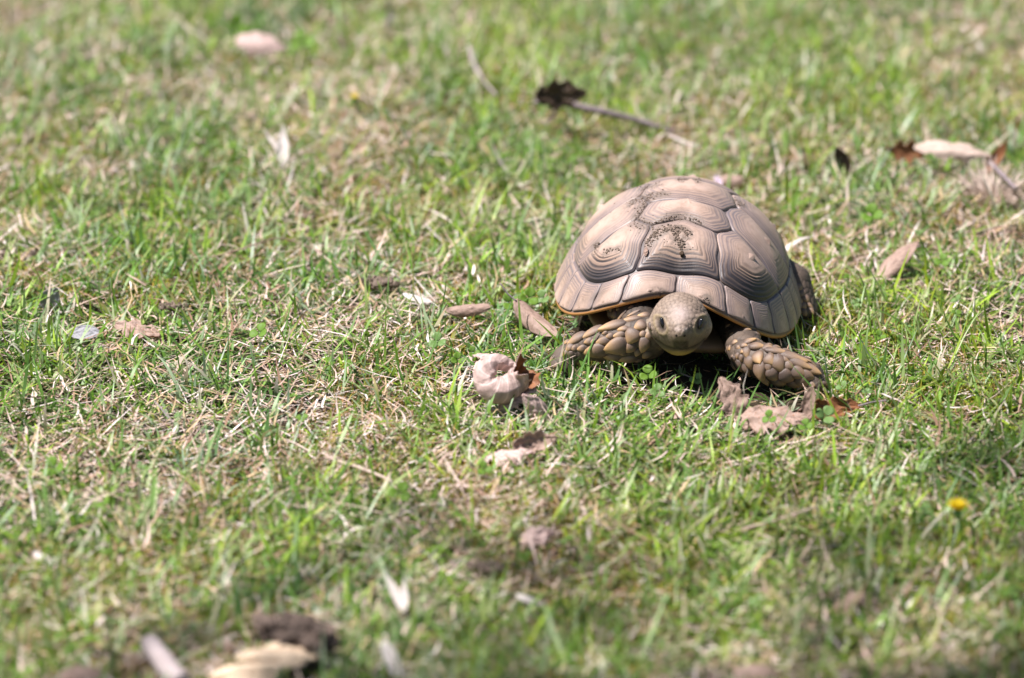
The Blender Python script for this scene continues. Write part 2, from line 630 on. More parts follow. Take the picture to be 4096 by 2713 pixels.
D1 = R(26)
v1c, v12, v2l, v23, v3l, v34, v4l, v45, v5l = (0.240, -0.72), (0.167, -0.362), (0.246, -0.255), (0.20, -0.115), (0.27, 0.06), (0.19, 0.22), (0.26, 0.38), (0.15, 0.52), (0.19, 0.60)
tV1 = math.atan2(v1c[0], -v1c[1])
v1c = polar(tV1)
tC12, tC23, tC34, tV5 = R(59), R(92), R(122), R(158)
mx = lambda p: (-p[0], p[1])
scute([v1c, v12, mx(v12), mx(v1c)], (0.0, -0.545), 0.0105, 0.0010, 1.0, 0.3, 64, 110, arcs=(3,))
scute([v12, v2l, v23, mx(v23), mx(v2l), mx(v12)], (0.0, -0.20), 0.0085, 0.0006, 0.10, 0.8, 48)
scute([v23, v3l, v34, mx(v34), mx(v3l), mx(v23)], (0.0, 0.09), 0.0085, 0.0005, 0.1, 0.1, 30)
scute([v34, v4l, v45, mx(v45), mx(v4l), mx(v34)], (0.0, 0.39), 0.007, 0.0005, 0.1, 0.5, 24)
scute([v45, v5l, polar(tV5), polar(-tV5), mx(v5l), mx(v45)], (0.0, 0.66), 0.006, 0.0005, 0.1, 0.6, 24, arcs=())
for s in (1, -1):
    S = (lambda p: p) if s == 1 else mirror
    q = lambda p: (s * p[0], p[1])

    def c_(pts, ar, boss, ridge, dark, rnd, nrad, arc_i, fdir):
        m = len(pts)
        if s == -1:
            pts = mirror(pts)
            arc_i = (m - 2 - arc_i) % m
        scute(pts, q(ar), boss, ridge, dark, rnd, nrad, 96, arcs=(arc_i,), fdir=q(fdir))
    c_([v12, v1c, polar(tC12), v2l], (0.36, -0.40), 0.0085, 0.0010, 0.95, 0.45 + 0.2 * s, 60, 1, (0.45, -0.9))
    c_([v23, v2l, polar(tC12), polar(tC23), v3l], (0.47, -0.11), 0.0075, 0.0007, 0.25, 0.2 + 0.1 * s, 40, 2, (0.9, -0.4))
    c_([v34, v3l, polar(tC23), polar(tC34), v4l], (0.47, 0.24), 0.007, 0.0006, 0.2, 0.7, 28, 2, (0.9, -0.3))
    c_([v45, v4l, polar(tC34), polar(tV5), v5l], (0.36, 0.52), 0.006, 0.0005, 0.2, 0.9, 24, 2, (0.9, -0.2))
    mg = [0.0, 20, 32, 44, 59, 74, 89, 104, 119, 136, 158, 180]
    for i in range(11):
        a0, a1 = R(mg[i]) * s, R(mg[i + 1]) * s
        ar = polar(a0 + (a1 - a0) * (0.55 if i else 0.5), 0.97)
        pts = [polar(a0), polar(a0, 1.0), polar(a1, 1.0), polar(a1)]
        scute(pts, ar, 0.0022, 0.0003, 0.0, 0.13 * i + 0.3 * (s + 1), 24, 60, arcs=(1, 3), gap=0.005, powr=2.5, fdir=(0, 1) if i < 3 else (-s, 0))

# plastron: a shallow tray with a fore edge that juts under the chin
nu, nv = 40, 36
th2 = np.linspace(0, 2 * math.pi, nu * 2, endpoint=False)
ex = 0.096 * np.sign(np.cos(th2)) * np.abs(np.cos(th2)) ** 0.6
ey = 0.135 * np.sign(np.sin(th2)) * np.abs(np.sin(th2)) ** 0.75
ey = np.where(ey < 0, ey * 1.05, ey)
rows = []
for sc_, z in ((0.0, 0.014), (0.5, 0.013), (0.85, 0.014), (0.97, 0.017), (1.0, 0.0215), (0.985, 0.026), (0.9, 0.028), (0.0, 0.030)):
    yy = ey * sc_ - 0.012
    gul = np.exp(-((ex * sc_ + 0.004) / 0.030) ** 2) * np.clip(-ey * sc_ / 0.13, 0, 1)
    rows.append(np.stack([ex * sc_, yy - gul * 0.012, z + 0.030 * np.clip(np.abs(ex * sc_) / 0.1, 0, 1) ** 4 * np.exp(-((ey * sc_ - 0.01) / 0.06) ** 2) + gul * 0.006], -1))
V = xf(np.concatenate(rows)) - IR
ii = np.arange(len(rows) * nu * 2).reshape(len(rows), -1)
F = np.stack([ii[:-1], np.roll(ii, -1, 1)[:-1], np.roll(ii, -1, 1)[1:], ii[1:]], -1).reshape(-1, 4)
obj('plastron', mesh_np('plastron', V, F, M_PLASTRON, None, True), root)

# ------------------------------------------------------------------ tortoise: body (head, neck, trunk, limbs in one skin)
bvV, bvF = [], []


def add_ell(c, rad, rot=None, nlat=14, nlon=20, fn=None):
    la = np.linspace(0, math.pi, nlat)
    lo = np.linspace(0, 2 * math.pi, nlon, endpoint=False)
    LA, LO = np.meshgrid(la, lo, indexing='ij')
    P = np.stack([np.sin(LA) * np.cos(LO), np.sin(LA) * np.sin(LO), np.cos(LA)], -1).reshape(-1, 3)
    P = P * np.array(rad) if fn is None else fn(P)
    if rot is not None:
        P = P @ np.array(rot).T
    P = P + np.array(c)
    off = sum(len(v) for v in bvV)
    ii = np.arange(nlat * nlon).reshape(nlat, nlon) + off
    bvV.append(P)
    bvF.append(np.stack([ii[:-1], ii[1:], np.roll(ii, -1, 1)[1:], np.roll(ii, -1, 1)[:-1]], -1).reshape(-1, 4))


def limb(pts, steps=9):
    """chain of overlapping ellipsoids: pts = [(pos, (rx, ry, rz)), ...]"""
    for (p0, r0), (p1, r1) in zip(pts[:-1], pts[1:]):
        for i in range(steps + 1):
            f = i / steps
            add_ell(np.array(p0) * (1 - f) + np.array(p1) * f, np.array(r0) * (1 - f) + np.array(r1) * f)


def wpt(px, py, y):
    return tuple(on_y(px, py, y))


HC = np.array(on_y(2719, 1296, -0.150))                  # middle of the head
HW, HL, HH = 0.0300, 0.038, 0.0325


def head_fn(P):
    x, y, z = P[:, 0].copy(), P[:, 1].copy(), P[:, 2].copy()
    f = -y
    zz = np.where(z < 0, np.sign(z) * np.abs(z) ** 0.92, z)
    wid = 1.0 + 0.11 * np.exp(-((z + 0.12) / 0.35) ** 2) - 0.16 * np.clip(-z, 0, 1) ** 1.5
    X = x * HW * wid * (1 - 0.18 * np.clip(f - 0.2, 0, 1) ** 1.3)
    Yv = y * HL
    Zv = zz * HH
    # blunt snout
    sn = np.exp(-((x / 0.38) ** 2 + ((z + 0.30) / 0.42) ** 2)) * np.clip(f, 0, 1)
    Yv -= sn * 0.010
    # brow sloping back
    Yv += np.clip(z, 0, 1) * np.clip(f, 0, 1) * 0.008
    return np.stack([X, Yv, Zv], -1)


HROT = np.array(Matrix.Rotation(R(-18), 3, 'X'))     # muzzle raised towards the viewer
add_ell(HC, None, HROT, 64, 90, head_fn)
limb([(HC + np.array([0, 0.022, -0.004]), (0.024, 0.022, 0.021)), ((TX - 0.002, -0.05, 0.055), (0.028, 0.03, 0.022)), ((TX, 0.02, 0.07), (0.05, 0.05, 0.032))])
add_ell((TX + 0.004, 0.055, 0.070), (0.088, 0.11, 0.036))
# fore limb on the left of the picture: upper arm, elbow beside the head, forearm out to the foot
elL, wrL, ftL = wpt(2590, 1352, -0.118), wpt(2345, 1386, -0.104), wpt(2262, 1428, -0.100)
limb([((TX - 0.055, -0.02, 0.06), (0.03, 0.028, 0.026)), (elL, (0.022, 0.021, 0.0235)), (wpt(2470, 1366, -0.115), (0.020, 0.018, 0.0215)), (wrL, (0.016, 0.015, 0.0150)), (ftL, (0.0135, 0.016, 0.0125))], 8)
limb([(ftL, (0.0135, 0.016, 0.0125)), ((ftL[0] - 0.003, ftL[1] - 0.004, 0.010), (0.0145, 0.017, 0.010))], 4)
# fore limb on the right
elR, wrR, ftR = wpt(2992, 1424, -0.124), wpt(3190, 1482, -0.150), wpt(3240, 1512, -0.150)
limb([((TX + 0.055, -0.03, 0.036), (0.022, 0.022, 0.018)), (elR, (0.019, 0.020, 0.0185)), (wpt(3100, 1464, -0.146), (0.020, 0.018, 0.0195)), (wrR, (0.017, 0.016, 0.0165)), ((ftR[0], ftR[1], 0.016), (0.014, 0.016, 0.013))], 8)
limb([((ftR[0], ftR[1], 0.016), (0.014, 0.016, 0.013)), ((ftR[0] + 0.004, ftR[1] - 0.004, 0.008), (0.0155, 0.017, 0.010))], 4)
# hind limbs: the one on the right shows beside the shell
hr = (0.3085, 0.066, 0.0)
limb([((TX + 0.075, 0.10, 0.055), (0.030, 0.030, 0.022)), ((hr[0] - 0.008, 0.085, 0.036), (0.019, 0.022, 0.017)), ((hr[0], hr[1], 0.010), (0.0185, 0.021, 0.013))], 8)
limb([((TX - 0.06, 0.15, 0.05), (0.030, 0.030, 0.026)), ((TX - 0.085, 0.165, 0.04), (0.022, 0.022, 0.020)), ((TX - 0.085, 0.165, 0.010), (0.019, 0.021, 0.012))], 8)
limb([((TX + 0.015, 0.19, 0.055), (0.014, 0.016, 0.014)), ((TX + 0.02, 0.225, 0.035), (0.005, 0.008, 0.006))], 6)

tmp = obj('body', mesh_np('body_source', np.concatenate(bvV), np.concatenate(bvF), M_SKIN))
md = tmp.modifiers.new('r', 'REMESH')
md.mode = 'VOXEL'
md.voxel_size = 0.0013
md.use_smooth_shade = True
md2 = tmp.modifiers.new('s', 'SMOOTH')
md2.factor = 0.6
md2.iterations = 6
dg = bpy.context.evaluated_depsgraph_get()
ev = tmp.evaluated_get(dg)
me = bpy.data.meshes.new_from_object(ev)
old = tmp.data
tmp.modifiers.clear()
tmp.data = me
bpy.data.meshes.remove(old)
body = tmp
nV = len(me.vertices)
co = np.empty(nV * 3, np.float32)
me.vertices.foreach_get('co', co)
co = co.reshape(-1, 3).astype(float)
no = np.empty(nV * 3, np.float32)
me.vertex_normals.foreach_get('vector', no)
no = no.reshape(-1, 3).astype(float)


def voro(P, seeds):
    d1 = np.full(len(P), 9.0)
    d2 = np.full(len(P), 9.0)
    who = np.zeros(len(P), int)
    for i, s in enumerate(seeds):
        d = np.sqrt(((P - s) ** 2).sum(1))
        m = d < d1
        d2 = np.where(m, d1, np.minimum(d2, d))
        who = np.where(m, i, who)
        d1 = np.where(m, d, d1)
    return d1, d2, who


def thin(P, dmin, nmax):
    out = []
    for i in rng.permutation(len(P)):
        p = P[i]
        if all((p[0] - o[0]) ** 2 + (p[1] - o[1]) ** 2 + (p[2] - o[2]) ** 2 > dmin * dmin for o in out):
            out.append(p)
            if len(out) >= nmax:
                break
    return np.array(out)


loc = (co - HC) @ HROT
hx, hy, hz = loc[:, 0], loc[:, 1], loc[:, 2]
is_head = np.clip((0.030 - hy) / 0.02, 0, 1) * (np.abs(hx) < 0.05) * (np.abs(hz) < 0.045) * (np.linalg.norm(loc / np.array([HW * 1.25, HL * 1.45, HH * 1.2]), axis=1) < 1.0)
disp = np.zeros(nV)
colr = np.tile(np.array([0.095, 0.068, 0.05]), (nV, 1))
visible = (co[:, 1] < 0.02) | (co[:, 0] > TX + 0.1)
# general pebbled skin
vi = np.where(visible & (is_head < 0.1))[0]
seeds = thin(co[vi], 0.0045, 900)
d1, d2, who = voro(co[vi], seeds)
e = np.clip((d2 - d1) / 0.0014, 0, 1)
disp[vi] += (e - 1) * 0.0007
sh = rng.uniform(0.75, 1.25, len(seeds))[who]
colr[vi] = colr[vi] * sh[:, None] * (0.55 + 0.45 * e[:, None])
# head scales
hi = np.where(is_head > 0.1)[0]
hco = co[hi]
hl = loc[hi]
seeds = thin(hco[(hl[:, 2] > -0.01)], 0.0042, 500)
d1, d2, who = voro(hco, seeds)
e = np.clip((d2 - d1) / 0.0011, 0, 1)
smoothz = np.exp(-((hl[:, 0] - 0.0005) / 0.0095) ** 2 - ((hl[:, 2] - 0.012) / 0.008) ** 2)
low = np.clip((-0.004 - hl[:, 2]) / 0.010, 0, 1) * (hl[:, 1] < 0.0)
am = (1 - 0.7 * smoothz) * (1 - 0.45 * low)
disp[hi] += (e - 1) * 0.0008 * am
hc = np.tile(np.array([0.25, 0.182, 0.135]), (len(hi), 1))
hc *= (1 - 0.62 * (1 - e) * am)[:, None] * (1 + (rng.uniform(-0.14, 0.14, len(seeds))[who] * am)[:, None])
mixc = lambda c, t, f: c * (1 - f[:, None]) + np.array(t) * f[:, None]
hc = mixc(hc, (0.46, 0.36, 0.33), smoothz * 0.7)
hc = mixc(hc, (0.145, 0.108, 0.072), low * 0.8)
chin = np.clip((-0.0245 - hl[:, 2]) / 0.006, 0, 1)
hc = mixc(hc, (0.40, 0.28, 0.07), chin * 0.95)
# beak: dark front below the nostrils
bk = (hl[:, 1] < 0) * np.clip((0.0086 - np.abs(hl[:, 0])) / 0.002, 0, 1) * np.clip((-0.0145 - hl[:, 2]) / 0.003, 0, 1) * np.clip((hl[:, 2] + 0.0275) / 0.002, 0, 1)
hc = mixc(hc, (0.022, 0.016, 0.010), bk * 0.95)
# mouth line
mz = -0.0262 + 16.0 * hl[:, 0] ** 2
mm = np.exp(-((hl[:, 2] - mz) / 0.0017) ** 2) * (hl[:, 1] < 0.004) * (np.abs(hl[:, 0]) < 0.026)
disp[hi] -= mm * 0.0013
hc = mixc(hc, (0.02, 0.014, 0.010), mm * 0.92)
# eye sockets and lids
for s in (-1, 1):
    ax = np.array([s * 0.38, 0.0, 0.925])       # long axis of the lid opening, tops leaning outwards
    ec = np.array([s * 0.0200, 0, -0.0003])
    dv = hl - ec
    dv[:, 1] = 0
    along = dv @ ax
    across = dv @ np.array([0.925, 0, -s * 0.38])
    rr_ = np.sqrt((along / 0.0080) ** 2 + (across / 0.0047) ** 2)
    fm = (hl[:, 1] < 0.0)
    sock = np.exp(-(rr_ / 0.75) ** 2) * fm
    lid = np.exp(-((rr_ - 1.25) / 0.25) ** 2) * fm
    disp[hi] += lid * 0.0008 - sock * 0.0008
    hc = mixc(hc, (0.33, 0.25, 0.12), lid * 0.45)
    hc = mixc(hc, (0.022, 0.016, 0.012), np.clip(sock * 1.7 - 0.15, 0, 1) * 0.95)  # shadow in the eye sockets painted near black into the skin colour
# two bright scales above the nostrils
for s in (-1, 1):
    q_ = np.exp(-(((hl[:, 0] - s * 0.0040) / 0.0030) ** 2 + ((hl[:, 2] + 0.0045) / 0.0026) ** 2) ** 2) * (hl[:, 1] < 0)
    disp[hi] += q_ * 0.0005
    hc = mixc(hc, (0.42, 0.33, 0.29), q_ * 0.7)
# dark crease over the two scales and between the brows
qq = np.exp(-((np.sqrt((hl[:, 0] / 1.25) ** 2 + (hl[:, 2] + 0.0055) ** 2) - 0.0066) / 0.0010) ** 2) * (hl[:, 2] > -0.006) * (hl[:, 1] < 0)
hc = mixc(hc, (0.10, 0.07, 0.055), qq * 0.7)
for s in (-1, 1):
    br = np.exp(-((hl[:, 0] - s * 0.0185) / 0.008) ** 2 - ((hl[:, 2] - 0.0085 - s * 0.0) / 0.0022) ** 2) * (hl[:, 1] < 0)
    disp[hi] += br * 0.0016
    cr = np.exp(-((hl[:, 0] - s * 0.0175) / 0.007) ** 2 - ((hl[:, 2] - 0.0118) / 0.0013) ** 2) * (hl[:, 1] < 0)
    hc = mixc(hc, (0.06, 0.042, 0.03), cr * 0.7)  # shading over each eye painted as a dark crease
# pale ridge round the ear drum
ear = np.exp(-((np.abs(hl[:, 0]) - 0.0325) / 0.0022) ** 2) * np.exp(-((hl[:, 2] + 0.004) / 0.013) ** 2)
hc = mixc(hc, (0.62, 0.50, 0.36), ear * 0.5)
colr[hi] = hc
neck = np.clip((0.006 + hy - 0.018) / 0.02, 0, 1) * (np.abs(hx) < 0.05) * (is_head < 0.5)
colr *= (1 - 0.6 * neck)[:, None]  # neck colour darkened to stand in for the shade under the shell
co2 = co + no * disp[:, None]
me.vertices.foreach_set('co', (co2 - IR).astype(np.float32).ravel())
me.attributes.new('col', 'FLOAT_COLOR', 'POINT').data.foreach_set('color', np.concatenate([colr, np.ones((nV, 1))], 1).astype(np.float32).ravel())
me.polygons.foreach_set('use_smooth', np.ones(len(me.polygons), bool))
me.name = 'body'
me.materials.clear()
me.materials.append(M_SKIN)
me.update()
body.parent = root
polys = [tuple(p.vertices) for p in me.polygons]
BODY_BVH = BVHTree.FromPolygons([Vector(v) for v in co2], polys)


def cast(px, py, tree=None):
    d = pix_ray(px, py)
    h = (tree or BODY_BVH).ray_cast(CAM, d)
    return h[0], h[1]


def sphere_mesh(name, mat, seg=14, ring=9):
    la = np.linspace(0, math.pi, ring)
    lo = np.linspace(0, 2 * math.pi, seg, endpoint=False)
    LA, LO = np.meshgrid(la, lo, indexing='ij')
    P = np.stack([np.sin(LA) * np.cos(LO), np.sin(LA) * np.sin(LO), np.cos(LA)], -1).reshape(-1, 3)
    ii = np.arange(ring * seg).reshape(ring, seg)
    F = np.stack([ii[:-1], ii[1:], np.roll(ii, -1, 1)[1:], np.roll(ii, -1, 1)[:-1]], -1).reshape(-1, 4)
    return mesh_np(name, P, F, mat, None, True)


EYE = sphere_mesh('eye', M_EYE)
NOS = sphere_mesh('nostril', M_NOSTRIL, 10, 6)
for px, py, s in ((2651, 1293, -1), (2797, 1296, 1)):
    p, nn = cast(px, py)
    o = obj('eye', EYE, body)
    o.location = Vector(p) - Vector(IR) + nn * (0.0006 if s > 0 else -0.0003)
    o.rotation_euler = (0, R(22) * s, R(34) * s)
    o.scale = (0.0027, 0.0034, 0.0066)
for px in (2707, 2737):
    p, nn = cast(px, 1343)
    o = obj('nostril', NOS, body)
    o.location = Vector(p) - Vector(IR) - nn * 0.0002
    o.scale = (0.0019, 0.0010, 0.0015)

# horny scales of the fore limbs: rounded at the root, blunt-pointed and slightly lifted at the tip
nl, nw = 10, 7
Vs, Fs = [], []
for i in range(nl):
    s = i / (nl - 1)
    wd = math.sin(math.pi * s ** 0.66) ** 0.75 if 0 < s < 1 else 0.0
    for j in range(nw):
        v = j / (nw - 1) * 2 - 1
        dome = (1 - v * v) ** 0.6 if abs(v) < 1 else 0
        hgt_ = dome * (0.25 + 0.55 * math.sin(math.pi * s ** 0.9)) + 0.20 * s
        Vs.append((s - 0.5, v * 0.5 * wd, hgt_ * wd ** 0.5 * 0.5 - 0.10 + 0.10 * s))
for i in range(nl - 1):
    for j in range(nw - 1):
        a = i * nw + j
        Fs.append((a, a + nw, a + nw + 1, a + 1))
nb_ = len(Vs)
for i in range(nl):          # underside
    s = i / (nl - 1)
    for j in (0, nw - 1):
        x, y, z = Vs[i * nw + j]
        Vs.append((x, y * 0.9, -0.30))
for i in range(nl - 1):
    a, b = i * nw, (i + 1) * nw
    Fs.append((a, nb_ + 2 * i, nb_ + 2 * i + 2, b))
    Fs.append((a + nw - 1, b + nw - 1, nb_ + 2 * i + 3, nb_ + 2 * i + 1))
SCALE = mesh_np('scale', np.array(Vs), Fs, M_SCALE, None, True)
scale_pos = []


def put_scale(p, nn, tip, ln, wd, hk=1.0):
    zax = nn.normalized()
    xax = (tip - zax * tip.dot(zax))
    if xax.length < 1e-4:
        return
    xax.normalize()
    yax = zax.cross(xax)
    o = obj('scale', SCALE, body)
    hz_ = min(ln, wd) * 0.62 * hk
    M = Matrix((xax * ln, yax * wd, zax * hz_)).transposed().to_4x4()
    M.translation = Vector(p) - Vector(IR) + zax * 0.0002
    o.matrix_local = M
    scale_pos.append((Vector(p), max(ln, wd) * 0.5, min(ln, wd) * 0.5))


def scales(rows, ox, oy, default):
    for r_ in rows:
        x, y, ln, wd = r_[:4]
        dx, dy = r_[4] if len(r_) > 4 else default
        p, nn = cast(ox + x * 0.3827, oy + y * 0.3827)
        if p is None:
            continue
        tip = RIGHT * dx - UP * dy
        put_scale(p, nn, tip, ln * 1.24e-4, wd * 1.22e-4)


LF = (-1, 0.22)
scales([(850, 460, 200, 95, (-1, .15)), (980, 420, 120, 70), (650, 525, 260, 112), (440, 595, 225, 110), (270, 665, 200, 110),
        (940, 530, 120, 110, (-.8, .5)), (860, 640, 150, 150, (-.5, .9)), (768, 560, 110, 80), (722, 628, 120, 62), (690, 750, 225, 160, (-1, .35)),
        (545, 695, 140, 75), (470, 800, 240, 140, (-1, .4)), (980, 735, 150, 105, (-.3, 1)), (840, 765, 110, 95, (-.6, .8)), (965, 622, 75, 65), (622, 640, 75, 55),
        (575, 612, 60, 45), (815, 885, 190, 105, (-1, .45)), (645, 865, 160, 85), (402, 695, 90, 65), (330, 772, 90, 65), (912, 815, 85, 60, (-.3, 1)),
        (330, 545, 190, 45, (-1, .3)), (485, 500, 170, 45, (-1, .3)), (610, 462, 170, 40, (-1, .3)), (745, 428, 160, 40, (-1, .25)), (870, 400, 130, 36, (-1, .2)),
        (540, 930, 150, 80), (690, 950, 130, 65), (905, 895, 110, 65), (1005, 840, 100, 75, (-.5, .8)), (770, 690, 70, 60), (450, 700, 70, 50),
        (600, 800, 80, 60), (760, 820, 70, 55), (560, 770, 60, 45), (1030, 640, 80, 80), (1040, 540, 70, 80), (200, 760, 100, 80, (-.7, .7)), (160, 810, 80, 70, (-.6, .8)),
        (250, 770, 70, 60), (215, 840, 80, 60, (-.4, .9))], 2200, 1100, LF)
RF = (1, 0.5)
scales([(860, 742, 150, 112, (.8, .6)), (865, 862, 155, 125, (.6, .9)), (775, 690, 130, 80, (1, -.3)), (750, 812, 110, 80, (.2, 1)), (775, 918, 120, 105, (.3, 1)),
        (880, 1000, 190, 155, (.35, 1)), (988, 888, 125, 110, (.7, .7)), (1085, 932, 160, 130, (.5, .9)), (972, 762, 110, 90), (1065, 792, 220, 95, (1, .35)), (1235, 855, 260, 95, (1, .45)),
        (1192, 952, 100, 85), (978, 972, 95, 72, (.2, 1)), (745, 988, 115, 82, (.2, 1)), (670, 952, 115, 72, (.1, 1)), (605, 950, 85, 60, (0, 1)), (1030, 1042, 140, 125, (.5, .9)),
        (1310, 925, 220, 85, (1, .5)), (1425, 985, 190, 90, (1, .5)), (1180, 1062, 160, 135), (1295, 1030, 160, 115), (1335, 1120, 150, 130, (.8, .8)), (1385, 1055, 140, 95),
        (690, 872, 70, 55, (.2, 1)), (650, 845, 60, 50, (.1, 1)), (620, 885, 65, 50, (0, 1)), (700, 800, 60, 50), (930, 702, 100, 50), (1010, 705, 110, 45), (1110, 745, 130, 42), (1215, 795, 150, 42),
        (1335, 872, 160, 42), (1425, 915, 140, 40), (1100, 860, 80, 60), (1150, 885, 80, 60), (930, 1090, 130, 90, (.5, .9)), (820, 1080, 110, 80, (.3, 1)), (700, 1040, 90, 60, (.2, 1)),
        (1090, 1130, 140, 100), (1240, 1150, 140, 100), (1000, 830, 60, 50), (720, 735, 70, 55), (660, 760, 55, 45), (600, 860, 50, 40)], 2700, 1100, RF)
# hind foot on the right and the sides of the limbs that the camera does not see squarely
scales([(1300, 130, 90, 70), (1330, 200, 90, 80), (1300, 260, 80, 70), (1370, 250, 100, 75), (1400, 310, 90, 60), (1340, 320, 80, 70), (1290, 340, 80, 60), (1420, 370, 90, 60), (1350, 390, 80, 60)], 2700, 1100, (0.5, 0.8))
limb_i = np.where((co2[:, 1] < -0.04) & (is_head < 0.05) & (np.abs(co2[:, 0] - TX) > 0.045) & (co2[:, 2] > 0.004))[0]
cand = rng.permutation(limb_i)
cnt = 0
for i in cand[:6000]:
    p = Vector(co2[i])
    ln = random.uniform(0.0065, 0.0105)
    if any((p - a).length < (b_ * 0.35 + c_2 * 0.45 + ln * 0.42) for a, b_, c_2 in scale_pos):
        continue
    s = -1 if p.x < TX else 1
    put_scale(p, Vector(no[i]), Vector((s, -0.1, -0.45)), ln, ln * random.uniform(0.7, 0.95), 0.8)
    cnt += 1
    if cnt > 130:
        break

# claws
cl = []
for i in range(7):
    s = i / 6
    for j in range(8):
        a = 2 * math.pi * j / 8
        rr_ = (1 - s) ** 0.7
        cl.append((math.cos(a) * rr_ * 0.5, s * 2.2, math.sin(a) * rr_ * 0.4 - s * s * 0.5))
ii = np.arange(56).reshape(7, 8)
CLAW = mesh_np('claw', np.array(cl), np.stack([ii[:-1], np.roll(ii, -1, 1)[:-1], np.roll(ii, -1, 1)[1:], ii[1:]], -1).reshape(-1, 4), M_CLAW, None, True)
for fx, fy, s in ((ftL[0] - 0.004, ftL[1] - 0.004, -1), (ftR[0] + 0.005, ftR[1] - 0.004, 1)):
    for j in range(5):
        a = R(-70 + 35 * j)
        dx, dy = math.sin(a) * -1, -math.cos(a)
        o = obj('claw', CLAW, body)
        o.location = Vector((fx + dx * 0.0125, fy + dy * 0.0135, 0.007)) - Vector(IR)
        o.rotation_euler = (R(-12), 0, math.atan2(-dx, dy))
        o.scale = (0.006, 0.004, 0.006)

# soil crumbs on the shell
sv, sf, off = [], [], 0
for v_, f_ in shell_tris:
    sv.append(v_)
    sf += (np.asarray(f_) + off).tolist()
    off += len(v_)
SHELL_BVH = BVHTree.FromPolygons([Vector(v) for v in np.concatenate(sv)], sf)
Z1 = lambda x, y: (2100 + x * 0.7016, 650 + y * 0.7016)
ico = []
PHI = (1 + 5 ** 0.5) / 2
icoV = np.array([(-1, PHI, 0), (1, PHI, 0), (-1, -PHI, 0), (1, -PHI, 0), (0, -1, PHI), (0, 1, PHI), (0, -1, -PHI), (0, 1, -PHI), (PHI, 0, -1), (PHI, 0, 1), (-PHI, 0, -1), (-PHI, 0, 1)]) / 1.902
icoF = np.array([(0, 11, 5), (0, 5, 1), (0, 1, 7), (0, 7, 10), (0, 10, 11), (1, 5, 9), (5, 11, 4), (11, 10, 2), (10, 7, 6), (7, 1, 8), (3, 9, 4), (3, 4, 2), (3, 2, 6), (3, 6, 8), (3, 8, 9), (4, 9, 5), (2, 4, 11), (6, 2, 10), (8, 6, 7), (9, 8, 1)])
trails = [([(715, 355), (640, 315), (660, 255), (700, 205), (760, 182), (840, 180)], 70, 9, 0.8), ([(715, 360), (790, 325), (860, 312), (950, 318), (1010, 350)], 60, 8, 0.8),
          ([(700, 470), (730, 420), (770, 385), (840, 375), (900, 385), (930, 420)], 130, 11, 1.0), ([(860, 400), (880, 440), (890, 490)], 60, 12, 1.0), ([(395, 490), (410, 465), (400, 520)], 22, 9, 0.9),
          ([(440, 515), (540, 495)], 16, 10, 0.9), ([(590, 230), (650, 215), (720, 190)], 40, 16, 0.8), ([(870, 95), (1000, 105)], 40, 8, 0.7), ([(640, 160), (780, 120)], 24, 8, 0.6),
          ([(1190, 215), (1250, 250)], 16, 10, 0.6), ([(730, 745), (780, 747)], 14, 6, 0.7), ([(1010, 770), (1050, 790)], 10, 6, 0.7), ([(610, 350), (700, 360)], 14, 14, 0.7), ([(500, 300), (980, 520)], 46, 70, 0.45), ([(250, 800), (620, 790)], 30, 40, 0.4)]
CV, CF = [], []
nc = 0
for path, cnt, spread, big in trails:
    P = np.array(path, float)
    for _ in range(int(cnt * 2.6)):
        i = random.randrange(len(P) - 1)
        f = random.random()
        q_ = P[i] * (1 - f) + P[i + 1] * f + rng.normal(0, spread, 2)
        h, nn = cast(*Z1(*q_), SHELL_BVH)
        if h is None:
            continue
        sz = random.choice((0.0003, 0.0004, 0.0005, 0.0006, 0.0007, 0.0009, 0.0014)) * big
        v_ = icoV * sz * rng.uniform(0.65, 1.3, (12, 1))
        v_[:, 2] *= 0.8
        CV.append(v_ + np.array(h) + np.array(nn) * sz * 0.4 - IR)
        CF.append(icoF + nc * 12)
        nc += 1
CP = np.array([c_.mean(0) for c_ in CV])
for sc_ob in [o_ for o_ in carapace.children if o_.name.startswith('scute')]:
    m_ = np.empty(len(sc_ob.data.vertices) * 3, np.float32)
    sc_ob.data.vertices.foreach_get('co', m_)
    m_ = m_.reshape(-1, 3)
    md_ = np.zeros(len(m_), np.float32)
    for i in range(0, len(CP), 60):
        d2_ = ((m_[:, None, :] - CP[None, i:i + 60]) ** 2).sum(-1)
        md_ += np.exp(-d2_ / (2 * 0.0032 ** 2)).sum(1)
    sc_ob.data.attributes.new('mud', 'FLOAT', 'POINT').data.foreach_set('value', np.clip(md_ * 0.16, 0, 0.9).astype(np.float32))
o = obj('soil_crumbs', mesh_np('soil_crumbs', np.concatenate(CV), np.concatenate(CF), M_DRYSOIL), carapace)
o['kind'] = 'stuff'
o['label'] = 'dark crumbs of soil stuck along the shell seams'

# ------------------------------------------------------------------ dead leaves and other litter
CLEAR = []      # (x, y, radius, max blade height): turf kept short where something lies on it


def profile(kind):
    def f(u):
        base = np.sin(np.pi * np.clip(u, 0, 1) ** 0.85) ** 0.75
        if kind == 'oak':
            base = base * (0.78 + 0.30 * np.sin(u * 2 * np.pi * 3.2 + 0.6))
        elif kind == 'torn':
            base = base * (0.82 + 0.16 * np.sin(u * 21) + 0.1 * np.sin(u * 47 + 1))
        elif kind == 'narrow':
            base = np.sin(np.pi * np.clip(u, 0, 1) ** 0.7) ** 1.0
        elif kind == 'round':
            base = np.sin(np.pi * np.clip(u, 0, 1) ** 1.1) ** 0.55
        return base
    return f


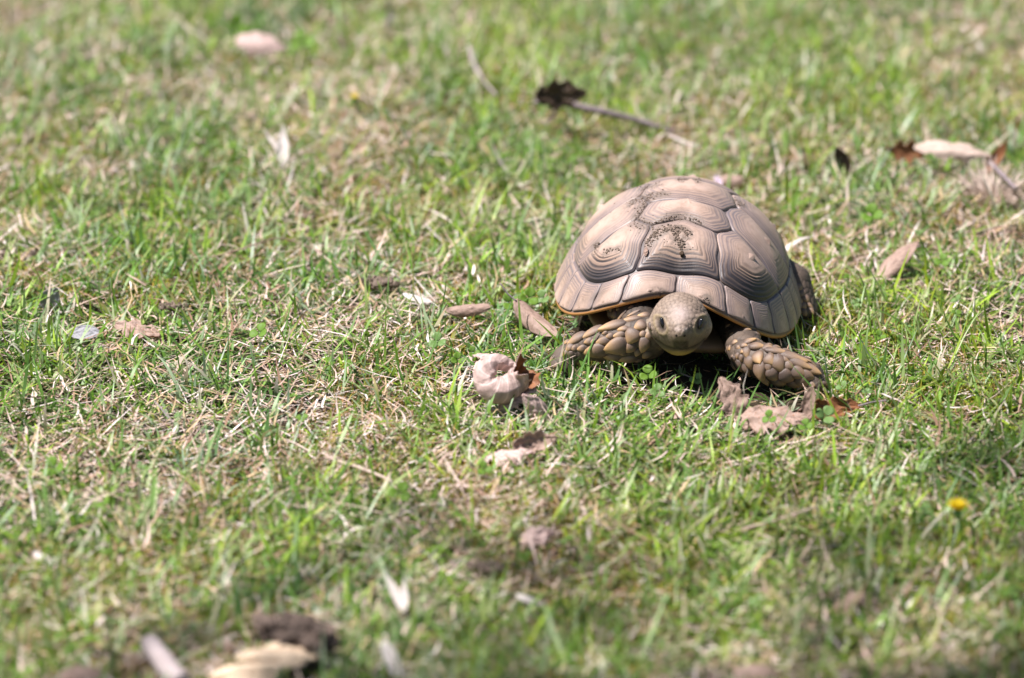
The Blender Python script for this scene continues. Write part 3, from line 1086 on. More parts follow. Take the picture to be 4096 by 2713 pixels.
def leaf_mesh(name, L, W, kind='leaf', bend=0.5, bend2=0.0, roll=0.6, roll2=None, twist=0.0, wrinkle=0.0015, ruffle=0.0, top=None, bot=None, nu=30, nv=17, seed=1.0, th=0.0004, skew=0.0):
    """bend = total turn along the midrib, roll = total turn from midrib to each edge (roll at the stalk, roll2 at the tip)"""
    roll2 = roll if roll2 is None else roll2
    u = np.linspace(0.0, 1.0, nu)
    v = np.linspace(-1, 1, nv)
    wf = profile(kind)(np.clip(u, 0.02, 0.985)) * W
    phi = bend * (u - 0.5) + bend2 * (u - 0.5) ** 2 * 4
    du = L / (nu - 1)
    my = np.concatenate([[0], np.cumsum(np.cos(phi[:-1]) * du)])
    mz_ = np.concatenate([[0], np.cumsum(np.sin(phi[:-1]) * du)])
    my -= my.mean()
    mz_ -= mz_.mean()
    G = np.zeros((nu, nv, 3))
    UVs = np.zeros((nu, nv, 3))
    for i in range(nu):
        T = np.array([0, math.cos(phi[i]), math.sin(phi[i])])
        N = np.array([0, -math.sin(phi[i]), math.cos(phi[i])])
        Xv = np.array([1.0, 0, 0])
        a = twist * (u[i] - 0.5)
        Xr = Xv * math.cos(a) + N * math.sin(a)
        Nr = N * math.cos(a) - Xv * math.sin(a)
        s = v * wf[i]
        rl = (roll + (roll2 - roll) * u[i]) / W
        rl = rl if abs(rl) > 1e-4 else 1e-4
        cx, cz = np.sin(rl * s) / rl, (1 - np.cos(rl * s)) / rl
        wr = (fbm(np.full(nv, u[i]) * 7 + seed * 13, v * 4 + seed * 5, seed) - 0.5) * 2 * wrinkle + ruffle * np.sin(u[i] * 17 + seed * 3 + np.sign(v) * 1.3) * np.abs(v) ** 3
        base = np.array([0, my[i], mz_[i]])
        G[i] = base + np.outer(cx, Xr) + np.outer(cz + wr, Nr) + np.outer(np.abs(v) * skew * wf[i], T)
        UVs[i] = np.stack([np.full(nv, u[i]), v * 0.5 + 0.5, np.zeros(nv)], -1)
    du_ = np.gradient(G, axis=0)
    dv_ = np.gradient(G, axis=1)
    N = np.cross(dv_, du_)
    N /= np.linalg.norm(N, axis=-1, keepdims=True) + 1e-12
    A = (G + N * th / 2).reshape(-1, 3)
    B = (G - N * th / 2).reshape(-1, 3)
    ii = np.arange(nu * nv).reshape(nu, nv)
    f1 = np.stack([ii[:-1, :-1], ii[:-1, 1:], ii[1:, 1:], ii[1:, :-1]], -1).reshape(-1, 4)
    f2 = f1[:, ::-1] + nu * nv
    ring = np.concatenate([ii[0, :], ii[1:, -1], ii[-1, :-1][::-1], ii[1:-1, 0][::-1]])
    nx = np.roll(ring, -1)
    f3 = np.stack([ring, ring + nu * nv, nx + nu * nv, nx], -1)
    F = np.concatenate([f1, f2, f3])
    mi = np.concatenate([np.zeros(len(f1)), np.ones(len(f2)), np.zeros(len(f3))])
    uvv = np.concatenate([UVs.reshape(-1, 3)] * 2)
    return mesh_np(name, np.concatenate([A, B]), F, [top, bot], {'leafuv': uvv}, True, mi), (my, mz_)


def tube_mesh(name, pts, rad, mat, seg=8, rough=0.0, seed=0):
    pts = np.array(pts, float)
    r0 = np.random.default_rng(seed)
    # resample
    t = np.linspace(0, len(pts) - 1, max(8, len(pts) * 5))
    P = np.stack([np.interp(t, np.arange(len(pts)), pts[:, i]) for i in range(3)], -1)
    for _ in range(3):
        P[1:-1] = 0.25 * P[:-2] + 0.5 * P[1:-1] + 0.25 * P[2:]
    rad = np.interp(np.linspace(0, 1, len(P)), np.linspace(0, 1, len(rad)), rad)
    V = []
    for i in range(len(P)):
        T = P[min(i + 1, len(P) - 1)] - P[max(i - 1, 0)]
        T /= np.linalg.norm(T) + 1e-12
        a = np.cross(T, [0.13, 0.2, 0.97])
        a /= np.linalg.norm(a) + 1e-12
        b = np.cross(T, a)
        for j in range(seg):
            an = 2 * math.pi * j / seg
            rr_ = rad[i] * (1 + rough * r0.uniform(-1, 1))
            V.append(P[i] + (a * math.cos(an) + b * math.sin(an)) * rr_)
    V.append(P[0])
    V.append(P[-1])
    ii = np.arange(len(P) * seg).reshape(len(P), seg)
    F = np.stack([ii[:-1], np.roll(ii, -1, 1)[:-1], np.roll(ii, -1, 1)[1:], ii[1:]], -1).reshape(-1, 4).tolist()
    nb0 = len(P) * seg
    F += [[nb0, int(ii[0, (j + 1) % seg]), int(ii[0, j])] for j in range(seg)]
    F += [[nb0 + 1, int(ii[-1, j]), int(ii[-1, (j + 1) % seg])] for j in range(seg)]
    return mesh_np(name, V, F, mat, None, True)


def dead_leaf(name, label, px, py, h, rot, L, W, top=M_LEAF_PALE, bot=M_LEAF_BROWN, stalk=0.0, clear=None, ch=0.010, cat='leaf', **kw):
    """leaf lying round the lawn point seen at (px, py) of the 2367-wide view, its middle h above the soil; rot in degrees"""
    p = g(px, py, h)
    rt = empty(name, p)
    if len(rot) == 2:                 # (length direction, face direction) as (right, up, towards the viewer)
        ly, lz = [(RIGHT * a + Vector((0, 0, 1)) * b + Vector((0, -1, 0)) * c).normalized() for a, b, c in rot]
        lz = (lz - ly * lz.dot(ly)).normalized()
        rt.rotation_euler = Matrix((ly.cross(lz), ly, lz)).transposed().to_euler()
    else:
        rt.rotation_euler = tuple(R(a) for a in rot)
    tag(rt, label, cat)
    me, (my, mz_) = leaf_mesh('blade', L, W, top=top, bot=bot, **kw)
    obj('blade', me, rt)
    if stalk:
        p0 = np.array([0, my[0], mz_[0]])
        d = np.array([0, my[0] - my[2], mz_[0] - mz_[2]])
        d /= np.linalg.norm(d)
        obj('stalk', tube_mesh('stalk', [p0 - d * 0.002, p0 + d * stalk * 0.5 + [0.002, 0, 0.001], p0 + d * stalk + [0.001, 0, 0.004]], [0.0011, 0.0008, 0.0009], M_TWIG, 6), rt)
    CLEAR.append((p.x, p.y, clear if clear else max(L, 2 * W) * 0.42, ch))
    return rt


# big rolled leaf in front of the tortoise: a scroll whose left end curls in on itself
def scroll_mesh():
    # a horn: the sheet is rolled round an arc that circles a small hole, narrow end on top, ruffled mouth on the right
    ctl = np.array([(18, 8, 10, 4.5), (10, 12.5, 9, 6.5), (0, 13.5, 6, 8.6), (-8, 8.5, 2, 9.8), (-11, 0, -2, 10.6), (-8.5, -9, -5, 11.8), (0, -14.5, -6.5, 13.0), (11, -13, -6.5, 13.2), (20, -7, -6, 12.4), (27, 0, -7, 12.0), (33, 5, -10, 15.0)])
    t = np.linspace(0, len(ctl) - 1, 70)
    C = np.stack([np.interp(t, np.arange(len(ctl)), ctl[:, i]) for i in range(4)], -1)
    for _ in range(12):
        C[1:-1] = 0.25 * C[:-2] + 0.5 * C[1:-1] + 0.25 * C[2:]
    C *= 1e-3
    nu, nv = len(C), 60
    pos = np.stack([C[:, 0], C[:, 2], C[:, 1]], -1)          # right, away, up
    tg = np.gradient(pos, axis=0)
    tg /= np.linalg.norm(tg, axis=1, keepdims=True)
    G = np.zeros((nu, nv, 3))
    UVs = np.zeros((nu, nv, 3))
    ref = np.array([0, 1.0, 0])
    for i in range(nu):
        s = i / (nu - 1)
        b = ref - tg[i] * (ref @ tg[i])
        b /= np.linalg.norm(b)
        a = np.cross(tg[i], b)
        for j in range(nv):
            v = j / (nv - 1)
            an = R(-62) + v * R(400)
            mouth = max(0.0, (s - 0.86) / 0.14)
            r_ = C[i, 3] * (0.96 + 0.17 * max(0, v - 0.45) + 0.09 * (1 - abs(math.sin(an * 2.5 + s * 6))) ** 2 + mouth * (0.16 * math.sin(an * 4 + 1.0) + 0.09 * math.sin(an * 9)))
            r_ += 0.0022 * max(0, v - 0.9) * 10 * math.sin(s * 23)
            r_ += 0.0005 * abs(math.sin(s * 38 + 0.8 * math.sin(an * 2))) ** 0.6 - 0.0007 * math.exp(-((s * 7.3) % 1.0 - 0.5) ** 2 / 0.004)
            sh = mouth * (0.0060 * math.sin(an * 3 + 0.4) + 0.002 * math.sin(an * 11))
            G[i, j] = pos[i] + (a * math.cos(an) + b * math.sin(an)) * r_ + tg[i] * sh
            UVs[i, j] = (s * 1.15, v, 0)
    du_ = np.gradient(G, axis=0)
    dv_ = np.gradient(G, axis=1)
    N = np.cross(du_, dv_)
    N /= np.linalg.norm(N, axis=-1, keepdims=True) + 1e-12
    if ((G - pos[:, None]) * N).sum() < 0:
        N = -N
    th_ = 0.0005
    A, B = (G + N * th_ / 2).reshape(-1, 3), (G - N * th_ / 2).reshape(-1, 3)
    ii = np.arange(nu * nv).reshape(nu, nv)
    f1 = np.stack([ii[:-1, :-1], ii[1:, :-1], ii[1:, 1:], ii[:-1, 1:]], -1).reshape(-1, 4)
    f2 = f1[:, ::-1] + nu * nv
    ring = np.concatenate([ii[0, :], ii[1:, -1], ii[-1, :-1][::-1], ii[1:-1, 0][::-1]])
    nx = np.roll(ring, -1)
    f3 = np.stack([ring, ring + nu * nv, nx + nu * nv, nx], -1)
    mi = np.concatenate([np.zeros(len(f1)), np.ones(len(f2)), np.zeros(len(f3))])
    return mesh_np('blade', np.concatenate([A, B]), np.concatenate([f1, f2, f3]), [M_LEAF_PALE, M_LEAF_BROWN], {'leafuv': np.concatenate([UVs.reshape(-1, 3)] * 2)}, True, mi)


c0_ = on_z(2010, 1632, 0.004)
p = on_y(1978, 1503, c0_.y)
rt = empty('dead_leaf', p)
rt.rotation_euler = (R(-12), 0, 0)
tag(rt, 'large pale pink dead leaf curled into a horn, in front of the left foreleg', 'leaf')
obj('blade', scroll_mesh(), rt)
lf_, _ = leaf_mesh('blade', 0.034, 0.0095, kind='torn', bend=-0.9, roll=-0.7, top=M_LEAF_PALE, bot=M_LEAF_BROWN, seed=41.0, wrinkle=0.002)
o = obj('blade', lf_, rt)
o.location = (-0.006, 0.004, 0.0185)
o.rotation_euler = (R(10), R(-10), R(74))
lf_, _ = leaf_mesh('blade', 0.046, 0.0125, kind='torn', bend=-0.7, roll=-0.9, top=M_LEAF_PALE, bot=M_LEAF_BROWN, seed=42.0, wrinkle=0.003, ruffle=0.002)
o = obj('blade', lf_, rt)
o.location = (0.022, -0.006, -0.022)
o.rotation_euler = (R(35), R(25), R(-70))
CLEAR.append((p.x + 0.005, p.y, 0.040, 0.008))

dead_leaf('dead_leaf', 'small pointed dead leaf tip standing just right of the curled leaf', 1240, 944, 0.018, ((-0.6, 0.7, 0.1), (0.3, 0.4, 0.9)), 0.042, 0.0115, roll=-0.6, bend=-0.5, kind='leaf', seed=2.0, clear=0.022)
dead_leaf('dead_leaf', 'crumpled pinkish dead leaf below the curled leaf', 1170, 1050, 0.016, ((1, 0.22, 0.1), (0.0, 0.95, 0.12)), 0.054, 0.0180, roll=-1.15, bend=-0.8, wrinkle=0.003, ruffle=0.003, kind='torn', seed=3.0, clear=0.030)
dead_leaf('dead_leaf', 'twisted dead leaf scrap touching the crumpled leaf, its edge raised', 1236, 1022, 0.024, ((1, 0.1, -0.2), (0.1, 0.45, 0.8)), 0.046, 0.0150, top=M_LEAF_TAN, bot=M_LEAF_PALE, roll=1.2, bend=0.7, twist=0.8, wrinkle=0.003, ruffle=0.002, kind='torn', seed=4.0, clear=0.026)
dead_leaf('dead_leaf', 'upright lobe of a pinkish dead leaf below the tortoise chin', 1692, 922, 0.026, ((-0.45, 0.75, -0.35), (0.0, 0.6, 0.75)), 0.050, 0.0165, top=M_LEAF_TAN, bot=M_LEAF_PALE, roll=0.5, bend=-0.5, wrinkle=0.003, kind='torn', seed=5.0, clear=0.030, ch=0.006)
dead_leaf('dead_leaf', 'flat dead leaf lying under the right foreleg, pale side up', 1785, 966, 0.016, ((1, 0.05, 0.25), (0.0, 0.85, 0.5)), 0.076, 0.0240, top=M_LEAF_TAN, bot=M_LEAF_BROWN, roll=-0.6, bend=-0.6, wrinkle=0.005, ruffle=0.003, kind='torn', seed=6.0, clear=0.036, ch=0.006)
dead_leaf('dead_leaf', 'reddish brown dead leaf with a thin stalk, right of the flat leaf', 1915, 946, 0.014, ((-1, 0.0, 0.25), (0.0, 0.5, 0.8)), 0.066, 0.0140, top=M_LEAF_BROWN, bot=M_LEAF_TAN, roll=1.0, bend=0.5, twist=0.5, wrinkle=0.003, ruffle=0.002, stalk=0.026, kind='torn', seed=7.0, clear=0.034, ch=0.006)
dead_leaf('dead_leaf', 'narrow dead leaf standing on edge beside the right foreleg tip', 1874, 932, 0.026, ((0.12, 1, 0), (-0.75, 0.1, 0.65)), 0.038, 0.0100, top=M_LEAF_TAN, bot=M_LEAF_BROWN, roll=1.0, bend=0.4, kind='leaf', seed=7.5, clear=0.018)
dead_leaf('dead_leaf', 'curled tan dead leaf with a hooked stalk against the left of the shell', 1240, 738, 0.026, ((0.62, -0.35, 0.55), (0.1, 0.75, 0.6)), 0.066, 0.0150, top=M_LEAF_TAN, bot=M_LEAF_BROWN, roll=-1.3, bend=0.5, stalk=0.022, wrinkle=0.002, kind='leaf', seed=8.0, clear=0.034)
dead_leaf('dead_leaf', 'small rolled dead leaf lying flat left of the tortoise shell', 1085, 712, 0.018, ((1, 0.05, -0.1), (0, 0.8, 0.6)), 0.050, 0.0110, top=M_LEAF_TAN, bot=M_LEAF_TAN, roll=-1.6, bend=-0.3, kind='leaf', seed=9.0, clear=0.026)
dead_leaf('dead_leaf', 'long cream dead leaf with holes lying behind the tortoise on the right', 2204, 346, 0.040, ((1, -0.12, 0.1), (0.05, 0.75, 0.65)), 0.092, 0.0175, top=M_LEAF_CREAM, bot=M_LEAF_BROWN, roll=-1.1, bend=-0.7, wrinkle=0.003, ruffle=0.0015, kind='torn', seed=10.0, clear=0.050, ch=0.02)
dead_leaf('dead_leaf', 'rusty brown leaf lobe at the left end of the long cream leaf', 2092, 350, 0.034, ((-1, 0.15, 0.1), (0.0, 0.25, 0.95)), 0.046, 0.0150, top=M_LEAF_BROWN, bot=M_LEAF_DARK, roll=0.6, bend=0.6, kind='oak', seed=11.0, clear=0.036)
dead_leaf('dead_leaf', 'brown upturned leaf end with a long stalk above the straw tuft', 2306, 362, 0.040, ((0.5, 0.85, 0.0), (-0.5, 0.2, 0.8)), 0.046, 0.0085, top=M_LEAF_BROWN, bot=M_LEAF_TAN, roll=0.9, bend=0.5, kind='narrow', seed=12.0, clear=0.03)
dead_leaf('dead_leaf', 'small dark brown dead leaf upright in the grass behind the tortoise', 1946, 370, 0.022, ((-0.45, 0.85, 0.0), (0.4, 0.2, 0.85)), 0.036, 0.0095, top=M_LEAF_DARK, bot=M_LEAF_BROWN, roll=0.5, bend=0.3, kind='leaf', seed=13.0, clear=0.02)
dead_leaf('dead_leaf', 'narrow grey pink dead leaf half hidden in grass right of the shell', 2074, 600, 0.022, ((0.6, 0.35, -0.6), (-0.3, 0.75, 0.55)), 0.076, 0.0125, top=M_LEAF_TAN, bot=M_LEAF_BROWN, roll=-0.6, bend=-0.6, wrinkle=0.002, kind='leaf', seed=14.0, clear=0.030)
dead_leaf('dead_leaf', 'pale pink dead leaf far back at the top left', 602, 100, 0.034, ((1, -0.18, 0.1), (0.05, 0.65, 0.75)), 0.066, 0.0200, top=M_LEAF_PALE, bot=M_LEAF_BROWN, roll=-0.8, bend=-0.8, kind='torn', seed=15.0, clear=0.042)
dead_leaf('dead_leaf', 'rough brown dead leaf with torn surface in the grass at the far left', 318, 762, 0.014, ((1, -0.1, 0.5), (0.1, 0.9, 0.45)), 0.056, 0.0150, top=M_LEAF_TAN, bot=M_LEAF_BROWN, roll=-0.4, bend=-0.3, wrinkle=0.005, kind='torn', seed=16.0, clear=0.026)
dead_leaf('violet_leaf', 'small violet grey leaf by the rough brown leaf', 196, 770, 0.014, ((1, 0.1, 0.2), (0.0, 0.7, 0.7)), 0.034, 0.0085, top=M_LEAF_GREY, bot=M_LEAF_GREY, roll=0.4, bend=-0.4, kind='round', seed=17.0, clear=0.018)
dead_leaf('violet_leaf', 'round dark grey leaf tilted among grass near the left edge', 116, 690, 0.018, ((0.5, 0.7, 0), (0.2, 0.4, 0.85)), 0.028, 0.0110, top=M_LEAF_GREY, bot=M_LEAF_GREY, roll=0.3, bend=0.2, kind='leaf', seed=18.0, clear=0.018)
dead_leaf('dead_leaf', 'crumpled pale pink dead leaf low in the picture centre', 1240, 1240, 0.018, ((0.9, 0.25, 0.1), (0.0, 0.65, 0.7)), 0.036, 0.0130, top=M_LEAF_PALE, bot=M_LEAF_BROWN, roll=-0.6, bend=-0.5, wrinkle=0.004, kind='torn', seed=19.0, clear=0.026)
dead_leaf('dead_leaf', 'small curled tan leaf behind the shell beside the pink petal', 1692, 412, 0.016, ((1, 0.0, 0.1), (0, 0.8, 0.5)), 0.036, 0.0100, top=M_LEAF_TAN, bot=M_LEAF_BROWN, roll=-1.2, bend=-0.9, kind='leaf', seed=20.0, clear=0.02)
dead_leaf('dead_leaf', 'pale dead leaf cut by the bottom edge of the picture', 1745, 1552, 0.014, ((1, 0.1, 0.1), (0, 0.8, 0.6)), 0.040, 0.0100, top=M_LEAF_TAN, bot=M_LEAF_BROWN, roll=-0.6, bend=-0.5, kind='torn', seed=21.0, clear=0.030)
dead_leaf('dead_leaf', 'pinkish leaf scrap in blurred grass at the lower right', 1960, 1392, 0.016, ((0.8, 0.5, 0), (0, 0.6, 0.7)), 0.034, 0.0080, top=M_LEAF_TAN, bot=M_LEAF_BROWN, roll=-0.7, bend=-0.4, kind='torn', seed=22.0, clear=0.022)
dead_leaf('dead_leaf', 'reddish leaf scrap at the bottom left corner', 190, 1558, 0.012, ((1, 0, 0), (0, 0.8, 0.6)), 0.040, 0.0120, top=M_LEAF_TAN, bot=M_LEAF_BROWN, roll=-0.5, bend=-0.4, kind='torn', seed=23.0, clear=0.022)
dead_leaf('leaf_fragment', 'tiny curled leaf fragment lying on the front scute of the shell', 1568, 540, 0.0, (0, 0, 0), 0.012, 0.0026, top=M_LEAF_TAN, bot=M_LEAF_BROWN, roll=1.0, bend=-0.5, kind='narrow', seed=24.0, clear=0.0)
h, nn = cast(*Z1(697, 515), SHELL_BVH)
o = bpy.data.objects['leaf_fragment']
o.location = h + nn * 0.0022
o.rotation_euler = (R(35), R(-20), R(-20))
CLEAR.pop()


def lump(name, label, p, size, mat, cat, n=16, seed=0, flat=0.7, elong=(1, 1, 1), rot=0.0, children=()):
    """knobbly lump: a subdivided ball pushed about by noise, with crumbs round it"""
    V = sphere_mesh('t', mat, n, n // 2 + 2)
    m = np.empty(len(V.vertices) * 3, np.float32)
    V.vertices.foreach_get('co', m)
    m = m.reshape(-1, 3).astype(float)
    nz_ = fbm(m[:, 0] * 2.3 + seed * 7, m[:, 1] * 2.3 + m[:, 2] * 3.1, seed) - 0.5
    nz2 = fbm(m[:, 0] * 6 + seed * 3, m[:, 1] * 6 + m[:, 2] * 7, seed + 2) - 0.5
    m *= (1 + nz_ * 0.9 + nz2 * 0.5)[:, None]
    m *= np.array([1, 1, flat]) * np.array(elong) * size
    V.vertices.foreach_set('co', m.astype(np.float32).ravel())
    V.name = name
    o = obj(name, V)
    o.location = p
    o.rotation_euler = (0, 0, R(rot))
    tag(o, label, cat)
    return o


h, nn = cast(*Z1(895, 525), SHELL_BVH)
lump('soil_lump', 'pea sized lump of soil sliding down the front of the shell', h + nn * 0.002, 0.0030, M_SOIL, 'soil', seed=5, elong=(0.8, 0.8, 1.5))


def soil(px, py, size, label, seed, h=0.012, **kw):
    p = g(px, py, h)
    CLEAR.append((p.x, p.y, size * 1.1, 0.012))
    el = kw.get('elong', (1, 1, 1))
    r0 = np.random.default_rng(seed)
    Vv, Ff = [], []
    for i in range(70):
        q_ = r0.normal(0, 0.42, 3)
        q_[2] = -abs(q_[2]) * 0.5 + 0.25
        sz = size * r0.uniform(0.08, 0.30)
        Vv.append(icoV * sz * r0.uniform(0.6, 1.3, (12, 1)) + q_ * size * np.array(el))
        Ff.append(icoF + 12 * i)
    o = obj('soil_lump', mesh_np('soil_lump', np.concatenate(Vv), np.concatenate(Ff), M_DRYSOIL))
    o.location = p
    return tag(o, label, 'soil')


soil(876, 655, 0.016, 'crumbly brown worm cast in the grass left of the tortoise', 1, elong=(1.2, 0.9, 1))
soil(398, 708, 0.011, 'small dark soil crumb heap near the rough brown leaf', 2, h=0.016, elong=(1.4, 0.8, 0.8))
soil(1130, 1312, 0.014, 'dark lump of soil in blurred grass below the crumpled leaf', 3, elong=(1.3, 0.8, 0.7))
soil(30, 592, 0.022, 'patch of bare dark soil at the left edge', 4, h=0.004, elong=(1.3, 1.0, 0.5))
soil(375, 222, 0.010, 'tiny dark clod far back at the upper left', 6)
soil(2000, 1392, 0.010, 'dark clod in blurred grass at the lower right', 8)


def stick(name, label, pts, rad, mat, cat='twig', rough=0.1, seed=0, clear=True, seg=8):
    """pts: (px, py, height) along it in the 2367-wide view"""
    P = [g(a, b, c) for a, b, c in pts]
    o0 = P[0]
    me = tube_mesh(name, [tuple(p - o0) for p in P], rad, mat, seg, rough, seed)
    o = obj(name, me)
    o.location = o0
    tag(o, label, cat)
    if clear:
        for p, q_ in zip(P[:-1], P[1:]):
            for f in (0, 0.25, 0.5, 0.75, 1):
                c = p.lerp(q_, f)
                CLEAR.append((c.x, c.y - 0.012, 0.016, 0.010))
    return o


tw = stick('twig', 'grey twig lying behind the tortoise with a dark leaf at its end', [(1232, 236, 0.040), (1300, 236, 0.044), (1370, 254, 0.038), (1440, 268, 0.03), (1530, 296, 0.016), (1560, 302, 0.012)], [0.0022, 0.0042, 0.0042, 0.0036, 0.0030, 0.0020], M_TWIG, rough=0.16, seed=3)
dead_leaf('dead_leaf', 'dark brown curled leaf hanging on the end of the grey twig', 1296, 218, 0.060, ((1, 0.05, 0.0), (0.0, 0.1, 1.0)), 0.062, 0.0215, top=M_LEAF_DARK, bot=M_LEAF_TAN, roll=0.6, bend=0.6, wrinkle=0.006, kind='torn', seed=25.0, clear=0.036)
stick('twig', 'short grey twig stub under the dark curled leaf', [(1300, 242, 0.042), (1282, 258, 0.022), (1270, 280, 0.004)], [0.0026, 0.0028, 0.0034], M_TWIG, seed=4)
stick('twig', 'pale leaf stalk slanting down over the straw tuft at the right edge', [(2288, 376, 0.036), (2315, 402, 0.034), (2348, 436, 0.034)], [0.0030, 0.0028, 0.0020], M_TWIG, seed=15)
stick('straw_stalk', 'pale broken straw at the right end of the grey twig', [(1545, 312, 0.014), (1580, 328, 0.016), (1618, 340, 0.012)], [0.0012, 0.0018, 0.0012], M_WHITE, 'straw', seed=5)
stick('twig', 'pale thin twig slanting down at the top centre', [(1084, 108, 0.034), (1095, 150, 0.022), (1120, 190, 0.018), (1150, 222, 0.012)], [0.0026, 0.0030, 0.0020, 0.0014], M_PALEBARK, seed=6)
stick('twig', 'pale twig standing near the top edge left of centre', [(896, 0, 0.05), (902, 30, 0.03), (894, 66, 0.01)], [0.0022, 0.0036, 0.0028], M_PALEBARK, seed=7)
stick('twig', 'thick grey stick cut off by the bottom edge', [(345, 1486, 0.022), (380, 1534, 0.018), (420, 1580, 0.014)], [0.0090, 0.0098, 0.0095], M_PALEBARK, rough=0.06, seed=8, seg=14)
stick('twig', 'thin dark twig left of the thick grey stick', [(205, 1492, 0.012), (245, 1506, 0.010), (285, 1520, 0.006)], [0.0014, 0.0018, 0.0012], M_BARK, seed=9)
stick('straw_stalk', 'flattened dry straw stalk lying left of the crumpled leaf', [(752, 1056, 0.010), (840, 1084, 0.014), (925, 1120, 0.010)], [0.0014, 0.0019, 0.0014], M_LEAF_CREAM, 'straw', seed=10)
stick('straw_stalk', 'dry straw stalk across the blurred grass right of the bottom leaf', [(1700, 1226, 0.008), (1790, 1205, 0.016), (1700 + 190, 1170, 0.02)], [0.0010, 0.0013, 0.0010], M_LEAF_CREAM, 'straw', seed=11)
stick('straw_stalk', 'thin pale stem bent over beside the left foreleg', [(1215, 862, 0.012), (1270, 850, 0.02), (1330, 822, 0.035)], [0.0006, 0.0006, 0.0005], M_LEAF_CREAM, 'straw', seed=12, clear=False)
stick('straw_stalk', 'long reddish straw arching over grass at mid left', [(470, 600, 0.01), (560, 575, 0.03), (650, 545, 0.025), (760, 590, 0.008)], [0.0008, 0.0009, 0.0009, 0.0006], M_LEAF_TAN, 'straw', seed=13, clear=False)
stick('straw_stalk', 'cream straw stub at the bottom right of the tortoise leaf litter', [(1850, 1046, 0.010), (1910, 1040, 0.012), (1962, 1036, 0.010)], [0.0010, 0.0013, 0.0010], M_LEAF_CREAM, 'straw', seed=14, clear=False)

# split wood with dark bark, bottom edge
p = g(610, 1552, 0.012)
rt = empty('wood_chunk', p)
rt.rotation_euler = (R(6), R(-6), R(14))
tag(rt, 'broken pale wood chunk with dark bark at the bottom edge', 'wood')
for i, (dx, dy, dz, L, wd) in enumerate(((-0.022, -0.016, 0.0, 0.060, 0.012), (-0.006, -0.004, 0.005, 0.085, 0.008), (0.014, 0.006, 0.007, 0.070, 0.010), (0.030, 0.016, 0.004, 0.050, 0.007))):
    o = obj('splinter', tube_mesh('splinter', [(-L / 2, 0, 0), (-L / 4, 0.002, 0.003), (L / 5, -0.001, 0.002), (L / 2, 0.001, -0.002)], [wd * 0.3, wd, wd * 0.8, wd * 0.2], M_WOOD, 12, 0.30, 20 + i), rt)
    o.location = (dx, dy, dz)
    o.rotation_euler = (0, R(-4 + 5 * i), R(4 - 7 * i))
    o.scale = (1, 1, 0.6)
r0 = np.random.default_rng(77)
Vv, Ff = [], []
for i in range(170):
    q_ = r0.normal(0, 0.45, 3) * np.array([0.034, 0.015, 0.010])
    sz = r0.uniform(0.0025, 0.0085)
    Vv.append(icoV * sz * r0.uniform(0.55, 1.35, (12, 1)) * np.array([1.5, 0.9, 0.8]) + q_)
    Ff.append(icoF + 12 * i)
bk_ = obj('bark', mesh_np('bark', np.concatenate(Vv), np.concatenate(Ff), M_BARK), rt)
bk_.location = (0.040, 0.034, 0.010)
bk_.rotation_euler = (0, R(8), R(-28))
CLEAR.append((p.x, p.y, 0.06, 0.008))
CLEAR.append((p.x + 0.03, p.y + 0.06, 0.045, 0.008))


def husk(label, px, py, h, rot, L, W, **kw):
    return dead_leaf('husk', label, px, py, h, rot, L, W, top=M_WHITE, bot=M_WHITE, cat='husk', **kw)


husk('bright white dry husk standing in the grass at upper left', 654, 342, 0.030, ((0.0, 0.75, -0.6), (0.0, 0.6, 0.75)), 0.058, 0.0080, roll=0.9, bend=0.2, kind='narrow', seed=30, clear=0.02)
husk('thin white husk sliver leaning left beside the bright white husk', 632, 330, 0.026, ((-0.55, 0.6, -0.5), (0.0, 0.7, 0.7)), 0.040, 0.0035, roll=0.9, bend=0.3, kind='narrow', seed=31, clear=0.015)
husk('white husk chip near the bottom edge left of centre', 906, 1528, 0.018, ((-0.35, 0.55, -0.7), (0.0, 0.8, 0.6)), 0.042, 0.0070, roll=0.7, bend=0.2, kind='round', seed=32, clear=0.022)
husk('pale split husk pointing up in blurred grass below centre', 912, 1368, 0.018, ((-0.4, 0.6, -0.6), (0.0, 0.75, 0.65)), 0.046, 0.0045, roll=0.6, bend=0.2, kind='narrow', seed=33, clear=0.018)
husk('pale split husk twin beside the other in blurred grass', 934, 1376, 0.018, ((0.0, 0.6, -0.7), (0.0, 0.75, 0.65)), 0.036, 0.0040, roll=0.6, bend=0.2, kind='narrow', seed=34, clear=0.015)
husk('small oval white chip in blurred grass below centre', 1224, 1384, 0.014, (20, 0, 80), 0.026, 0.0070, roll=-0.9, bend=-0.7, kind='round', seed=35, clear=0.016)
husk('tiny white chip near the left edge low in the picture', 100, 1288, 0.010, (20, 0, 60), 0.024, 0.0060, roll=-0.8, bend=-0.5, kind='round', seed=36, clear=0.014)
husk('small white round petal in grass behind the twig', 1413, 180, 0.018, (30, 0, 70), 0.020, 0.0070, roll=0.6, bend=0.3, kind='round', seed=37, clear=0.012)
husk('broad white leaf patch lying in sunny grass left of the shell', 968, 690, 0.014, (14, 0, 74), 0.036, 0.0090, roll=-0.4, bend=-0.3, kind='round', seed=38, clear=0.016)
husk('white bleached blade folded in grass right of the shell', 1838, 566, 0.018, (20, 0, -60), 0.050, 0.0045, roll=0.6, bend=-0.9, kind='narrow', seed=39, clear=0.016)
o = husk('tiny pink petal on the grass just behind the shell top', 1660, 420, 0.020, (50, 0, 30), 0.016, 0.0050, roll=0.7, bend=0.3, kind='round', seed=40, clear=0.01)
o.name = 'petal'
o['category'] = 'petal'
o.children[0].data.materials[0] = M_PINK
o.children[0].data.materials[1] = M_PINK

